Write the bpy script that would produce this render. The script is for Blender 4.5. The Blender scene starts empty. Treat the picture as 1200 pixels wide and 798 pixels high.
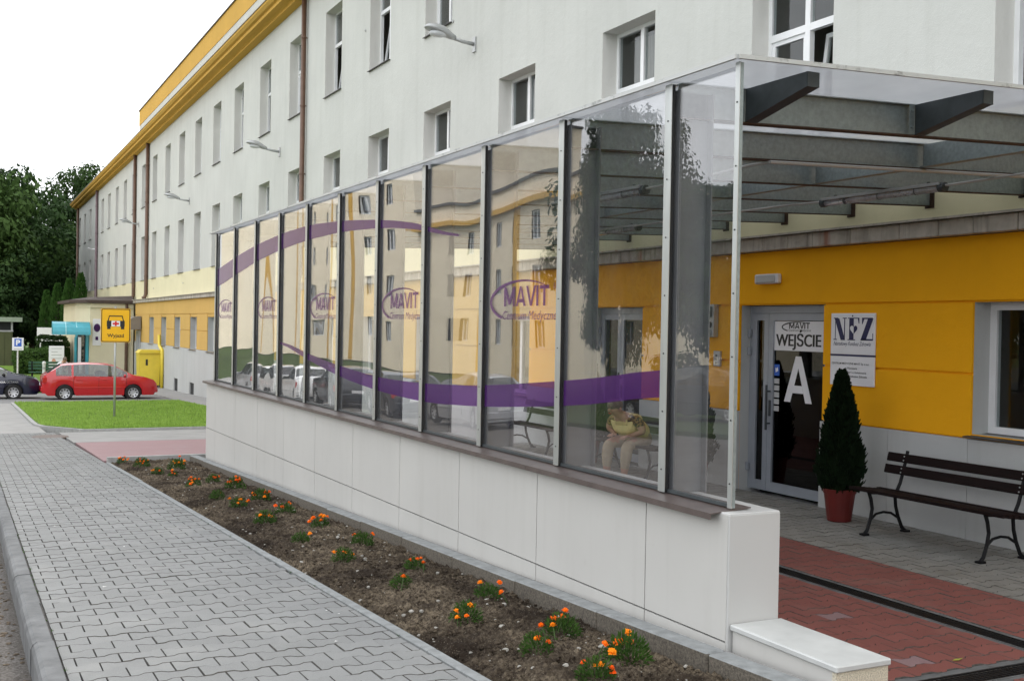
import bpy, bmesh, math, random
from mathutils import Vector, Matrix, noise
import numpy as np
random.seed(7)
R = math.radians
scene = bpy.context.scene
col = scene.collection

# ------------------------------------------------------------------ camera
FPX, CX, CY = 1300.0, 600.0, 399.0          # focal length in pixels of the 1200 px wide photograph
TH, ROLL = math.atan(646 / FPX), 0.018
PITCH = math.atan((399 - (372 + 646 * ROLL)) / FPX)
CAM = np.array([0.0, 0.0, 2.0])
F0 = np.array([math.sin(TH), math.cos(TH), 0]); R0 = np.array([math.cos(TH), -math.sin(TH), 0]); U0 = np.array([0, 0, 1.0])
FW = F0 * math.cos(PITCH) - U0 * math.sin(PITCH); UU = U0 * math.cos(PITCH) + F0 * math.sin(PITCH)
RT = R0 * math.cos(ROLL) + UU * math.sin(ROLL); UP = UU * math.cos(ROLL) - R0 * math.sin(ROLL)
cd = bpy.data.cameras.new('camera'); cam = bpy.data.objects.new('camera', cd); col.objects.link(cam)
cd.sensor_width = 36; cd.lens = FPX / 1200 * 36; cd.clip_start = .05; cd.clip_end = 3000
mw = Matrix.Identity(4)
for i in range(3):
    mw[i][0], mw[i][1], mw[i][2], mw[i][3] = RT[i], UP[i], -FW[i], CAM[i]
cam.matrix_world = mw
scene.camera = cam

def project(p):                              # world point -> photograph pixel, used only to rank pavers by size
    v = np.array(p) - CAM; z = v @ FW
    return (CX + FPX * (v @ RT) / z, CY - FPX * (v @ UP) / z, z)

# ------------------------------------------------------------------ sky, sun, exposure
SUN_EL, SUN_AZ = R(54), R(118)               # veiled sun behind the long building: the street side lies in open shade
world = bpy.data.worlds.new('World'); scene.world = world; world.use_nodes = True
nt = world.node_tree; N = nt.nodes; Lk = nt.links
for n in list(N): N.remove(n)
wo = N.new('ShaderNodeOutputWorld'); bg = N.new('ShaderNodeBackground')
sky = N.new('ShaderNodeTexSky'); sky.sky_type = 'NISHITA'; sky.sun_disc = False
sky.sun_elevation = SUN_EL; sky.sun_rotation = SUN_AZ; sky.air_density = 1.0; sky.dust_density = 4.0; sky.ozone_density = 1.0
hs = N.new('ShaderNodeHueSaturation'); hs.inputs['Saturation'].default_value = .12
tc = N.new('ShaderNodeTexCoord'); nz = N.new('ShaderNodeTexNoise'); nz.inputs['Scale'].default_value = 2.2; nz.inputs['Detail'].default_value = 6
cr = N.new('ShaderNodeMapRange'); cr.inputs['From Min'].default_value = .3; cr.inputs['From Max'].default_value = .7
cr.inputs['To Min'].default_value = .88; cr.inputs['To Max'].default_value = 1.12
ov = N.new('ShaderNodeMix'); ov.data_type = 'RGBA'; ov.inputs['Factor'].default_value = .62      # even cloud layer under the blue
ov.inputs['B'].default_value = (9.5, 9.7, 10.0, 1)
mx = N.new('ShaderNodeMix'); mx.data_type = 'RGBA'; mx.blend_type = 'MULTIPLY'; mx.inputs['Factor'].default_value = 1
Lk.new(sky.outputs[0], hs.inputs['Color']); Lk.new(tc.outputs['Generated'], nz.inputs['Vector'])
Lk.new(nz.outputs['Fac'], cr.inputs['Value']); Lk.new(hs.outputs[0], ov.inputs['A'])
Lk.new(ov.outputs['Result'], mx.inputs['A']); Lk.new(cr.outputs[0], mx.inputs['B'])
Lk.new(mx.outputs['Result'], bg.inputs['Color']); bg.inputs['Strength'].default_value = .15
Lk.new(bg.outputs[0], wo.inputs['Surface'])
sd = bpy.data.lights.new('sun', 'SUN'); sd.energy = 1.5; sd.angle = R(14); sd.color = (1, .965, .91)
sun = bpy.data.objects.new('sun', sd); col.objects.link(sun)
sdir = Vector((math.sin(SUN_AZ) * math.cos(SUN_EL), math.cos(SUN_AZ) * math.cos(SUN_EL), math.sin(SUN_EL)))
sun.rotation_euler = sdir.to_track_quat('Z', 'Y').to_euler(); sun.location = (-20, -20, 40)
vs = scene.view_settings; vs.view_transform = 'Standard'; vs.look = 'None'; vs.exposure = 0.92; vs.gamma = 1; vs.use_curve_mapping = False
try:
    scene.cycles.transparent_max_bounces = 24; scene.cycles.max_bounces = 8; scene.cycles.caustics_reflective = False; scene.cycles.caustics_refractive = False
except Exception: pass

# ------------------------------------------------------------------ mesh helpers
ORIG = {}                                    # world origin of every parent
class MB:
    def __init__(s): s.v = []; s.f = []; s.m = []; s.var = []
    def add(s, vs_, fs, mi=0):
        o = len(s.v); s.v += [tuple(p) for p in vs_]; s.f += [tuple(i + o for i in f) for f in fs]; s.m += list(mi) if isinstance(mi, list) else [mi] * len(fs); return s
    def quad(s, a, b, c, d, mi=0): return s.add([a, b, c, d], [(0, 1, 2, 3)], mi)
    def box(s, x0, x1, y0, y1, z0, z1, mi=0):
        if x0 > x1: x0, x1 = x1, x0
        if y0 > y1: y0, y1 = y1, y0
        if z0 > z1: z0, z1 = z1, z0
        v = [(x0,y0,z0),(x1,y0,z0),(x1,y1,z0),(x0,y1,z0),(x0,y0,z1),(x1,y0,z1),(x1,y1,z1),(x0,y1,z1)]
        return s.add(v, [(0,3,2,1),(4,5,6,7),(0,1,5,4),(1,2,6,5),(2,3,7,6),(3,0,4,7)], mi)
    def cbox(s, x0, x1, y0, y1, z0, z1, c=.006, mi=0):   # box with chamfered edges on all sides
        bm = bmesh.new(); bmesh.ops.create_cube(bm, size=1)
        for v in bm.verts: v.co = Vector(((x0+x1)/2 + v.co.x*abs(x1-x0), (y0+y1)/2 + v.co.y*abs(y1-y0), (z0+z1)/2 + v.co.z*abs(z1-z0)))
        bmesh.ops.bevel(bm, geom=list(bm.edges), offset=c, segments=1, affect='EDGES')
        bm.verts.ensure_lookup_table(); bm.verts.index_update()
        s.add([v.co[:] for v in bm.verts], [[v.index for v in f.verts] for f in bm.faces], mi); bm.free(); return s
    def hexa(s, p, mi=0):                    # 8 points, bottom ring then top ring
        return s.add(p, [(0,3,2,1),(4,5,6,7),(0,1,5,4),(1,2,6,5),(2,3,7,6),(3,0,4,7)], mi)
    def prism(s, poly, axis, a, b, mi=0):    # 2D polygon pushed along axis from a to b
        def P(u, v, t): return {'x': (t, u, v), 'y': (u, t, v), 'z': (u, v, t)}[axis]
        n = len(poly); vs_ = [P(u, v, a) for u, v in poly] + [P(u, v, b) for u, v in poly]
        fs = [tuple(range(n))[::-1], tuple(range(n, 2*n))] + [(i, (i+1) % n, n+(i+1) % n, n+i) for i in range(n)]
        return s.add(vs_, fs, mi)
    def tube(s, pts, r, n=8, mi=0, cap=True):
        pts = [Vector(p) for p in pts]; rs = r if isinstance(r, (list, tuple)) else [r]*len(pts)
        vs_ = []; up = None
        for i, p in enumerate(pts):
            d = (pts[min(i+1, len(pts)-1)] - pts[max(i-1, 0)]).normalized()
            if up is None: up = d.orthogonal().normalized()
            up = (up - d*up.dot(d)).normalized(); w = d.cross(up)
            vs_ += [p + (up*math.cos(2*math.pi*k/n) + w*math.sin(2*math.pi*k/n))*rs[i] for k in range(n)]
        fs = [(i*n+k, i*n+(k+1) % n, (i+1)*n+(k+1) % n, (i+1)*n+k) for i in range(len(pts)-1) for k in range(n)]
        if cap: fs += [tuple(range(n))[::-1], tuple(range((len(pts)-1)*n, len(pts)*n))]
        return s.add(vs_, fs, mi)
    def lathe(s, prof, c=(0,0,0), n=16, mi=0, axis='z', cap=True):
        vs_ = []
        for r_, h in prof:
            for k in range(n):
                a = 2*math.pi*k/n; x, y = r_*math.cos(a), r_*math.sin(a)
                p = {'z': (x, y, h), 'y': (x, h, y), 'x': (h, x, y)}[axis]
                vs_.append((c[0]+p[0], c[1]+p[1], c[2]+p[2]))
        m = len(prof); fs = [(i*n+k, i*n+(k+1) % n, (i+1)*n+(k+1) % n, (i+1)*n+k) for i in range(m-1) for k in range(n)]
        if cap: fs += [tuple(range(n))[::-1], tuple(range((m-1)*n, m*n))]
        return s.add(vs_, fs, mi)
    def ball(s, c, rx, ry=None, rz=None, n=10, m=7, jit=0, mi=0):
        ry = rx if ry is None else ry; rz = rx if rz is None else rz
        vs_ = [(c[0], c[1], c[2]-rz)]
        for i in range(1, m):
            t = math.pi*i/m - math.pi/2
            for k in range(n):
                a = 2*math.pi*k/n; q = 1 + random.uniform(-jit, jit)
                vs_.append((c[0]+rx*q*math.cos(t)*math.cos(a), c[1]+ry*q*math.cos(t)*math.sin(a), c[2]+rz*q*math.sin(t)))
        vs_.append((c[0], c[1], c[2]+rz)); e = len(vs_)-1
        fs = [(0, 1+(k+1) % n, 1+k) for k in range(n)]
        fs += [(1+i*n+k, 1+i*n+(k+1) % n, 1+(i+1)*n+(k+1) % n, 1+(i+1)*n+k) for i in range(m-2) for k in range(n)]
        fs += [(1+(m-2)*n+k, 1+(m-2)*n+(k+1) % n, e) for k in range(n)]
        return s.add(vs_, fs, mi)
    def mesh(s, name, mats, off=(0,0,0), smooth=False):
        me = bpy.data.meshes.new(name)
        me.from_pydata([(a-off[0], b-off[1], c-off[2]) for a, b, c in s.v], [], s.f)
        mats = mats if isinstance(mats, (list, tuple)) else [mats]
        for m_ in mats: me.materials.append(m_)
        if len(mats) > 1: me.polygons.foreach_set('material_index', s.m)
        if smooth: me.polygons.foreach_set('use_smooth', [True]*len(s.f))
        if s.var:
            at = me.attributes.new('var', 'FLOAT', 'FACE'); at.data.foreach_set('value', s.var)
        me.update(); return me
    def build(s, name, mats, parent=None, loc=None, smooth=False, fix=False):
        o0 = ORIG.get(parent.name, (0,0,0)) if parent else (loc or (0,0,0))
        me = s.mesh(name, mats, o0, smooth)
        if fix:
            bm = bmesh.new(); bm.from_mesh(me); bmesh.ops.recalc_face_normals(bm, faces=bm.faces); bm.to_mesh(me); bm.free()
        o = bpy.data.objects.new(name, me); col.objects.link(o); ORIG[o.name] = o0
        if parent: o.parent = parent
        else: o.location = o0
        return o

def tag(o, label, cat, group=None):
    o['label'] = label; o['category'] = cat
    if group: o['group'] = group
    return o
def thing(name, label, cat, loc=(0,0,0), group=None):
    o = bpy.data.objects.new(name, None); col.objects.link(o); o.location = loc; ORIG[o.name] = tuple(loc); o.empty_display_size = .2
    return tag(o, label, cat, group)
def structure(o): o['kind'] = 'structure'; return o
def stuff(o): o['kind'] = 'stuff'; return o
def inst(name, me, parent, loc, rot=(0,0,0), scale=(1,1,1)):      # loc in world, mesh shared
    o = bpy.data.objects.new(name, me); col.objects.link(o)
    p = ORIG.get(parent.name, (0,0,0)) if parent else (0,0,0)
    o.location = (loc[0]-p[0], loc[1]-p[1], loc[2]-p[2]); o.rotation_euler = rot; o.scale = scale
    if parent: o.parent = parent
    ORIG[o.name] = tuple(loc); return o
def copy_tree(o, parent=None):
    c = o.copy(); col.objects.link(c); c.parent = parent
    for ch in list(o.children): copy_tree(ch, c)
    return c

# ------------------------------------------------------------------ materials
def srgb(r, g, b):
    f = lambda c: (c/255/12.92) if c/255 <= .04045 else ((c/255+.055)/1.055)**2.4
    return (f(r), f(g), f(b))
class NT:
    def __init__(s, name):
        s.m = bpy.data.materials.new(name); s.m.use_nodes = True; s.t = s.m.node_tree; s.t.nodes.clear()
        s.out = s.n('ShaderNodeOutputMaterial')
    def n(s, ty, **kw):
        x = s.t.nodes.new(ty)
        for k, v in kw.items():
            if k in x.inputs: x.inputs[k].default_value = v
            else: setattr(x, k, v)
        return x
    def l(s, a, b): s.t.links.new(a, b)
    def pos(s, scale=(1,1,1)):
        g = s.n('ShaderNodeNewGeometry'); mp = s.n('ShaderNodeMapping'); mp.inputs['Scale'].default_value = scale
        s.l(g.outputs['Position'], mp.inputs['Vector']); return mp.outputs[0]
    def obj(s, scale=(1,1,1)):
        g = s.n('ShaderNodeTexCoord'); mp = s.n('ShaderNodeMapping'); mp.inputs['Scale'].default_value = scale
        s.l(g.outputs['Object'], mp.inputs['Vector']); return mp.outputs[0]
    def noise(s, vec, scale, detail=6, rough=.55):
        n_ = s.n('ShaderNodeTexNoise'); n_.inputs['Scale'].default_value = scale; n_.inputs['Detail'].default_value = detail; n_.inputs['Roughness'].default_value = rough
        s.l(vec, n_.inputs['Vector']); return n_.outputs['Fac']
    def rng(s, v, a, b, c, d):
        m_ = s.n('ShaderNodeMapRange'); m_.inputs['From Min'].default_value = a; m_.inputs['From Max'].default_value = b
        m_.inputs['To Min'].default_value = c; m_.inputs['To Max'].default_value = d; s.l(v, m_.inputs['Value']); return m_.outputs[0]
    def mix(s, fac, a, b, mode='MIX'):
        m_ = s.n('ShaderNodeMix'); m_.data_type = 'RGBA'; m_.blend_type = mode
        for k, x in (('Factor', fac), ('A', a), ('B', b)):
            if hasattr(x, 'links') or hasattr(x, 'is_linked'): s.l(x, m_.inputs[k])
            elif k == 'Factor': m_.inputs[k].default_value = x
            else: m_.inputs[k].default_value = (*x[:3], 1)
        return m_.outputs['Result']
    def bsdf(s, color, rough=.7, metal=0, normal=None, spec=.5):
        b = s.n('ShaderNodeBsdfPrincipled')
        if hasattr(color, 'is_linked'): s.l(color, b.inputs['Base Color'])
        else: b.inputs['Base Color'].default_value = (*color[:3], 1)
        if hasattr(rough, 'is_linked'): s.l(rough, b.inputs['Roughness'])
        else: b.inputs['Roughness'].default_value = rough
        b.inputs['Metallic'].default_value = metal; b.inputs['Specular IOR Level'].default_value = spec
        if normal is not None: s.l(normal, b.inputs['Normal'])
        return b
    def bump(s, h, strength=.5, dist=.01):
        b = s.n('ShaderNodeBump'); b.inputs['Strength'].default_value = strength; b.inputs['Distance'].default_value = dist
        s.l(h, b.inputs['Height']); return b.outputs['Normal']
    def done(s, b): s.l(b.outputs[0], s.out.inputs['Surface']); return s.m
def sc(c, k): return tuple(min(1, x*k) for x in c)
def simple(name, c, rough=.6, var=.08, scale=4, bump=0, bscale=60, bd=.004, metal=0, stretch=(1,1,1), spec=.5, local=False):
    t = NT(name); p = t.obj(stretch) if local else t.pos(stretch); f = t.noise(p, scale)
    cc = t.mix(t.rng(f, .3, .7, 0, 1), sc(c, 1-var), sc(c, 1+var)); nm = None
    if bump: nm = t.bump(t.noise(t.obj() if local else t.pos(), bscale, 4), bump, bd)
    return t.done(t.bsdf(cc, rough, metal, nm, spec))
M = {}
def plaster(name, c, streak=.10):
    t = NT(name); p = t.pos()
    a = t.mix(t.rng(t.noise(p, .6, 5), .3, .7, 0, 1), sc(c, .94), sc(c, 1.04))
    st = t.rng(t.noise(t.pos((2.2, 2.2, .18)), 1.6, 7, .65), .50, .78, 0, streak*2.2)
    a = t.mix(st, a, sc((c[0]*.9, c[1]*.9, c[2]*.85), .72))
    b = t.bump(t.noise(t.pos(), 75, 5, .7), .7, .006)
    b2 = t.n('ShaderNodeBump'); b2.inputs['Strength'].default_value = .35; b2.inputs['Distance'].default_value = .02
    t.l(t.noise(t.pos(), 7, 4), b2.inputs['Height']); t.l(b, b2.inputs['Normal'])
    return t.done(t.bsdf(a, .88, 0, b2.outputs[0], .25))
M['white'] = plaster('white_plaster', (.575, .585, .555), .10)
M['reveal'] = plaster('reveal_plaster', (.70, .695, .66), .04)
M['pale'] = plaster('pale_yellow_plaster', (.74, .69, .47), .06)
M['yellow'] = plaster('ochre_plaster', (.90, .42, .006), .04)
M['yellowlit'] = plaster('lit_ochre_plaster', (.62, .40, .12), .06)  # same ochre paint; open daylight beyond the canopy painted in as a paler tone
M['eave'] = plaster('eave_yellow', (.60, .36, .07), .05)
M['plinth'] = plaster('plinth_plaster', (.50, .51, .50), .14)
M['cream'] = plaster('cream_plaster', (.72, .66, .47), .07)
M['beige'] = plaster('beige_plaster', (.82, .72, .56), .05)
M['clad'] = simple('cladding_panel', (.51, .503, .48), .45, .03, 1.3, .15, 130, .001)
def m_clad():
    t = NT('cladding_panel'); c = (.51, .503, .48); a = t.mix(t.rng(t.noise(t.pos(), 1.1, 5), .3, .7, 0, 1), sc(c, .955), sc(c, 1.03))
    a = t.mix(t.rng(t.noise(t.pos((3, 3, .25)), 1.8, 6, .65), .5, .8, 0, .22), a, (.33, .32, .29))
    a = t.mix(t.rng(t.noise(t.pos((1, 1, 1)), 9, 7, .75), .60, .78, 0, .35), a, (.36, .34, .30))
    return t.done(t.bsdf(a, .5, 0, t.bump(t.noise(t.pos(), 130, 4), .2, .001), .4))
M['clad'] = m_clad()
M['cladend'] = simple('cladding_end', (.46, .46, .45), .5, .03, 1.3, .2, 120, .001)
M['cap'] = simple('cap_stone', (.47, .48, .47), .55, .10, 6, .3, 90, .002)
M['granite'] = simple('granular_render', (.56, .51, .40), .9, .35, 160, .9, 160, .005)
M['joint'] = simple('dark_joint', (.03, .03, .03), .9)
M['sill'] = simple('brown_sill_metal', (.088, .068, .062), .42, .25, 9, .15, 40, .002)
M['wsill'] = simple('window_sill_metal', (.05, .045, .045), .5, .2, 8)
M['alu'] = simple('aluminium', (.46, .48, .475), .38, .12, 14, .1, 120, .001, .75, (1, 1, .15))
def m_trim():
    t = NT('weathered_trim'); c = t.mix(t.rng(t.noise(t.pos((1, 1, 1)), 7, 7, .75), .55, .68, 0, .8), (.50, .51, .50), (.10, .095, .085))
    return t.done(t.bsdf(c, .5, .3))
M['trim'] = m_trim()
M['galv'] = simple('galvanised_steel', (.28, .32, .32), .55, .14, 34, .12, 90, .001, .55)
M['column'] = simple('grey_steel_column', (.15, .155, .16), .55, .10, 5, .1, 60, .001, .1)
M['brackets'] = simple('dark_steel', (.055, .065, .07), .5, .2, 10, .1, 60, .001, .3)
M['rustflange'] = simple('rusty_flange', (.055, .03, .018), .75, .4, 20, .3, 70, .002)
M['gasket'] = simple('black_gasket', (.006, .006, .006), .6)
M['screw'] = simple('screw', (.05, .05, .05), .4, metal=.8)
M['pvc'] = simple('white_pvc', (.80, .81, .82), .35, .04)
M['dark'] = simple('dark_interior', (.022, .024, .026), .8)
M['room'] = simple('room_wall', (.30, .28, .24), .9)
M['blind'] = simple('fabric_blind', (.34, .31, .27), .9, .25, 26, 0, stretch=(1, 1, .04))
M['pipe'] = simple('brown_downpipe', (.13, .072, .046), .38, .18, 5, metal=.15)
M['pipe2'] = simple('grey_brown_downpipe', (.17, .12, .13), .4, .15, 5, metal=.15)
M['lampgrey'] = simple('lamp_grey', (.42, .43, .43), .4, .08, 6, metal=.3)
M['lampglass'] = simple('lamp_lens', (.62, .64, .66), .12, .05)
M['doorgrey'] = simple('door_grey', (.34, .37, .41), .42, .06, 5, metal=.15)
M['whiteplate'] = simple('white_plate', (.78, .78, .80), .35, .03)
M['navy'] = simple('navy_print', (.008, .010, .075), .4)
M['blackprint'] = simple('black_print', (.012, .012, .012), .5)
M['purple'] = simple('purple_film', (.026, .005, .056), .5, .06, 3, spec=.25)
def m_film():
    t = NT('purple_film'); b = t.bsdf((.075, .018, .14), .15, 0, None, .5); tr = t.n('ShaderNodeBsdfTransparent'); tr.inputs['Color'].default_value = (.50, .26, .62, 1)
    ms = t.n('ShaderNodeMixShader'); ms.inputs[0].default_value = .38; t.l(b.outputs[0], ms.inputs[1]); t.l(tr.outputs[0], ms.inputs[2]); return t.done(ms)
M['purple'] = m_film()
M['black'] = simple('black_paint', (.012, .012, .012), .45)
M['iron'] = simple('cast_iron', (.008, .008, .009), .5, .2, 20, .2, 60, .002, spec=.2)
M['signyellow'] = simple('sign_yellow', (.86, .46, .004), .4, .04)
M['red'] = simple('red_print', (.62, .01, .015), .4)
M['blue'] = simple('blue_print', (.02, .11, .50), .4)
M['teal'] = simple('teal_panel', (.04, .32, .40), .35, .12, 3)
M['roofbrown'] = simple('brown_roof', (.06, .04, .033), .7, .2, 4)
M['bin'] = simple('yellow_bin', (.78, .60, .06), .4, .06, 3)
M['pot'] = simple('red_pot', (.12, .010, .007), .5, .1, 6, local=True)
M['olive'] = simple('olive_metal', (.075, .085, .028), .6, .1, 2)
M['tyre'] = simple('tyre', (.012, .012, .012), .8)
M['rim'] = simple('rim', (.55, .56, .58), .3, .03, metal=.4)
M['greenbench'] = simple('green_bench', (.03, .10, .05), .6)
M['bollard'] = simple('bollard_white', (.62, .62, .60), .6)
M['skin'] = simple('skin', (.46, .25, .17), .55, .1, 30, local=True)
M['hair'] = simple('grey_hair', (.16, .12, .09), .7, .4, 60, local=True)
M['khaki'] = simple('khaki_trousers', (.40, .33, .22), .85, .12, 14, .3, 40, .004, local=True)
M['vest'] = simple('yellow_vest', (.78, .66, .28), .75, .12, 12, .4, 30, .006, local=True)
M['shirtwhite'] = simple('white_shirt', (.75, .76, .80), .8, .06, local=True)
M['shoe'] = simple('shoe', (.03, .025, .02), .6, local=True)
M['bark'] = simple('bark', (.07, .055, .04), .9, .4, 14, .6, 30, .02, local=True)
M['stem'] = simple('stem_green', (.05, .10, .02), .7, local=True)
M['concrete'] = simple('concrete', (.33, .33, .32), .85, .16, 11, .5, 110, .003)
M['edging'] = simple('concrete_edging', (.215, .225, .225), .85, .22, 14, .6, 90, .004)
M['edgeside'] = simple('edging_aggregate', (.115, .10, .08), .95, .45, 75, .9, 110, .006)
M['kerb'] = simple('kerb_stone', (.125, .128, .13), .85, .3, 7, .5, 70, .006)
M['path'] = simple('light_path', (.275, .27, .262), .9, .12, 2.2, .4, 50, .004)
M['jointsand'] = simple('joint_sand', (.085, .08, .073), .95, .4, 30)
M['pebble'] = simple('pebble', (.34, .325, .29), .8, .3, 40)
M['manhole'] = simple('manhole_iron', (.13, .10, .085), .7, .3, 30)
M['roofsheet2'] = simple('roof_membrane', (.20, .20, .20), .9)
M['tree_dark'] = M['bark']
def m_leopard():
    t = NT('leopard_blouse'); f = t.noise(t.obj(), 38, 2)
    return t.done(t.bsdf(t.mix(t.rng(f, .47, .53, 0, 1), (.32, .20, .05), (.028, .018, .012)), .8))
M['leopard'] = m_leopard()
def m_wood():
    t = NT('bench_slat_wood'); f = t.noise(t.obj((8, .6, 8)), 6, 6)
    c = t.mix(t.rng(f, .3, .7, 0, 1), (.005, .003, .0028), (.013, .0052, .0045))
    return t.done(t.bsdf(c, .6, 0, t.bump(t.noise(t.obj((10, .7, 10)), 14, 4), .3, .003), .12))
M['wood'] = m_wood()
def m_stone():
    t = NT('weathered_cornice_stone'); p = t.pos()
    c = t.mix(t.rng(t.noise(p, 5, 6), .3, .7, 0, 1), (.38, .35, .30), (.58, .545, .48))
    st = t.rng(t.noise(t.pos((5, 5, .5)), 1.4, 6, .7), .52, .72, 0, .75)
    c = t.mix(st, c, (.14, .12, .10))
    ru = t.rng(t.noise(t.pos((3.1, 3.1, .25)), 1.7, 3, .5), .64, .72, 0, .7)
    c = t.mix(ru, c, (.30, .10, .05))
    return t.done(t.bsdf(c, .9, 0, t.bump(t.noise(t.pos(), 40, 6, .7), .6, .008), .2))
M['stone'] = m_stone()
def m_paver(name, c, wear=None, jit=.16):
    t = NT(name); at = t.n('ShaderNodeAttribute', attribute_name='var'); oi = t.n('ShaderNodeObjectInfo')
    ad = t.n('ShaderNodeMath', operation='ADD'); t.l(at.outputs['Fac'], ad.inputs[0]); t.l(oi.outputs['Random'], ad.inputs[1])
    fr = t.n('ShaderNodeMath', operation='FRACT'); t.l(ad.outputs[0], fr.inputs[0])
    a = t.mix(fr.outputs[0], sc(c, 1-jit), sc(c, 1+jit))
    g = t.rng(t.noise(t.pos(), 1.1, 5), .32, .68, 0, 1)
    a = t.mix(.35, a, t.mix(g, sc(c, .75), sc(c, 1.18)))
    a = t.mix(.5, a, t.mix(t.rng(t.noise(t.pos(), 190, 3), .3, .7, 0, 1), sc(c, .72), sc(c, 1.25)))
    if wear: a = t.mix(t.rng(t.noise(t.pos(), 2.3, 6, .6), .53, .70, 0, .6), a, wear)
    return t.done(t.bsdf(a, .82, 0, t.bump(t.noise(t.pos(), 150, 4, .7), .6, .003), .35))
M['paver'] = m_paver('grey_paver', (.200, .203, .200), (.26, .26, .25))
M['redpaver'] = m_paver('red_paver', (.225, .078, .065), (.23, .12, .10), .22)
M['greypaver2'] = m_paver('grey_entrance_paver', (.25, .245, .225), (.17, .16, .135), .25)
M['pinkpaver'] = m_paver('pink_paver', (.27, .175, .18), (.29, .22, .22), .1)
def m_soil():
    t = NT('garden_soil'); p = t.pos()
    c = t.mix(t.rng(t.noise(p, 1.7, 7, .7), .40, .60, 0, 1), (.034, .025, .018), (.25, .20, .14))
    c = t.mix(t.rng(t.noise(p, 38, 6, .8), .40, .60, 0, 1), (.035, .025, .018), c)
    c = t.mix(t.rng(t.noise(p, 120, 3), .62, .72, 0, .8), c, (.30, .26, .20))
    return t.done(t.bsdf(c, .95, 0, t.bump(t.noise(p, 70, 6, .75), 1, .02), .15))
M['soil'] = m_soil()
def m_grass(name, a, b):
    t = NT(name); p = t.pos()
    c = t.mix(t.rng(t.noise(p, .9, 5), .3, .7, 0, 1), a, b)
    c = t.mix(t.rng(t.noise(p, 26, 5, .7), .3, .7, 0, .7), sc(a, .6), c)
    return t.done(t.bsdf(c, .9, 0, t.bump(t.noise(p, 45, 6, .8), 1, .05), .15))
M['lawn'] = m_grass('lawn_grass', (.18, .31, .05), (.27, .42, .085))
M['ground'] = m_grass('rough_grass', (.05, .095, .02), (.10, .13, .04))
def m_road():
    t = NT('worn_asphalt'); p = t.pos()
    c = t.mix(t.rng(t.noise(p, 1.5, 6, .6), .35, .65, 0, 1), (.13, .115, .10), (.27, .26, .25))
    c = t.mix(t.rng(t.noise(p, 60, 5, .75), .4, .65, 0, .8), (.06, .05, .042), c)
    return t.done(t.bsdf(c, .9, 0, t.bump(t.noise(p, 80, 6, .75), .9, .012), .3))
M['road'] = m_road()
M['lot'] = simple('grey_asphalt', (.19, .19, .19), .9, .15, 2.5, .4, 60, .005)
def m_leaf(name, a, b, nsc=1.3, tr=.25):
    t = NT(name); oi = t.n('ShaderNodeObjectInfo'); g = t.n('ShaderNodeNewGeometry')
    r_ = g.outputs['Random Per Island']
    f = t.rng(t.noise(t.obj(), nsc, 4), .35, .65, 0, 1); c = t.mix(f, a, b)
    c = t.mix(t.rng(r_, 0, 1, 0, .65), c, sc(b, 1.15))
    bs = t.bsdf(c, .7, 0, None, .12); ts = t.n('ShaderNodeBsdfTranslucent'); t.l(c, ts.inputs['Color'])
    ms = t.n('ShaderNodeMixShader'); ms.inputs[0].default_value = tr; t.l(bs.outputs[0], ms.inputs[1]); t.l(ts.outputs[0], ms.inputs[2])
    return t.done(ms)
M['leaf'] = m_leaf('leaf_dark', (.004, .012, .004), (.021, .046, .011), .5)
M['leaf2'] = m_leaf('leaf_mid', (.007, .020, .005), (.032, .062, .014), .5)
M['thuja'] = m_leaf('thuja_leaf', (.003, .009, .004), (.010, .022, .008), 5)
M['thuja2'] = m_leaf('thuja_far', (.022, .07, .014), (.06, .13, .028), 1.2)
M['hedge'] = m_leaf('hedge_leaf', (.03, .07, .015), (.07, .13, .03), 1.5)
M['marileaf'] = m_leaf('marigold_leaf', (.014, .042, .008), (.060, .12, .024), 20)
M['blade'] = m_leaf('grass_blade', (.18, .31, .045), (.31, .46, .10), 2)
M['orange'] = m_leaf('marigold_orange', (.80, .115, .006), (.90, .19, .010), 30, .1)
M['amber'] = m_leaf('marigold_amber', (.82, .20, .007), (.90, .30, .015), 30, .1)
M['vermilion'] = m_leaf('marigold_red_orange', (.72, .07, .008), (.88, .14, .012), 30, .1)
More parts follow.
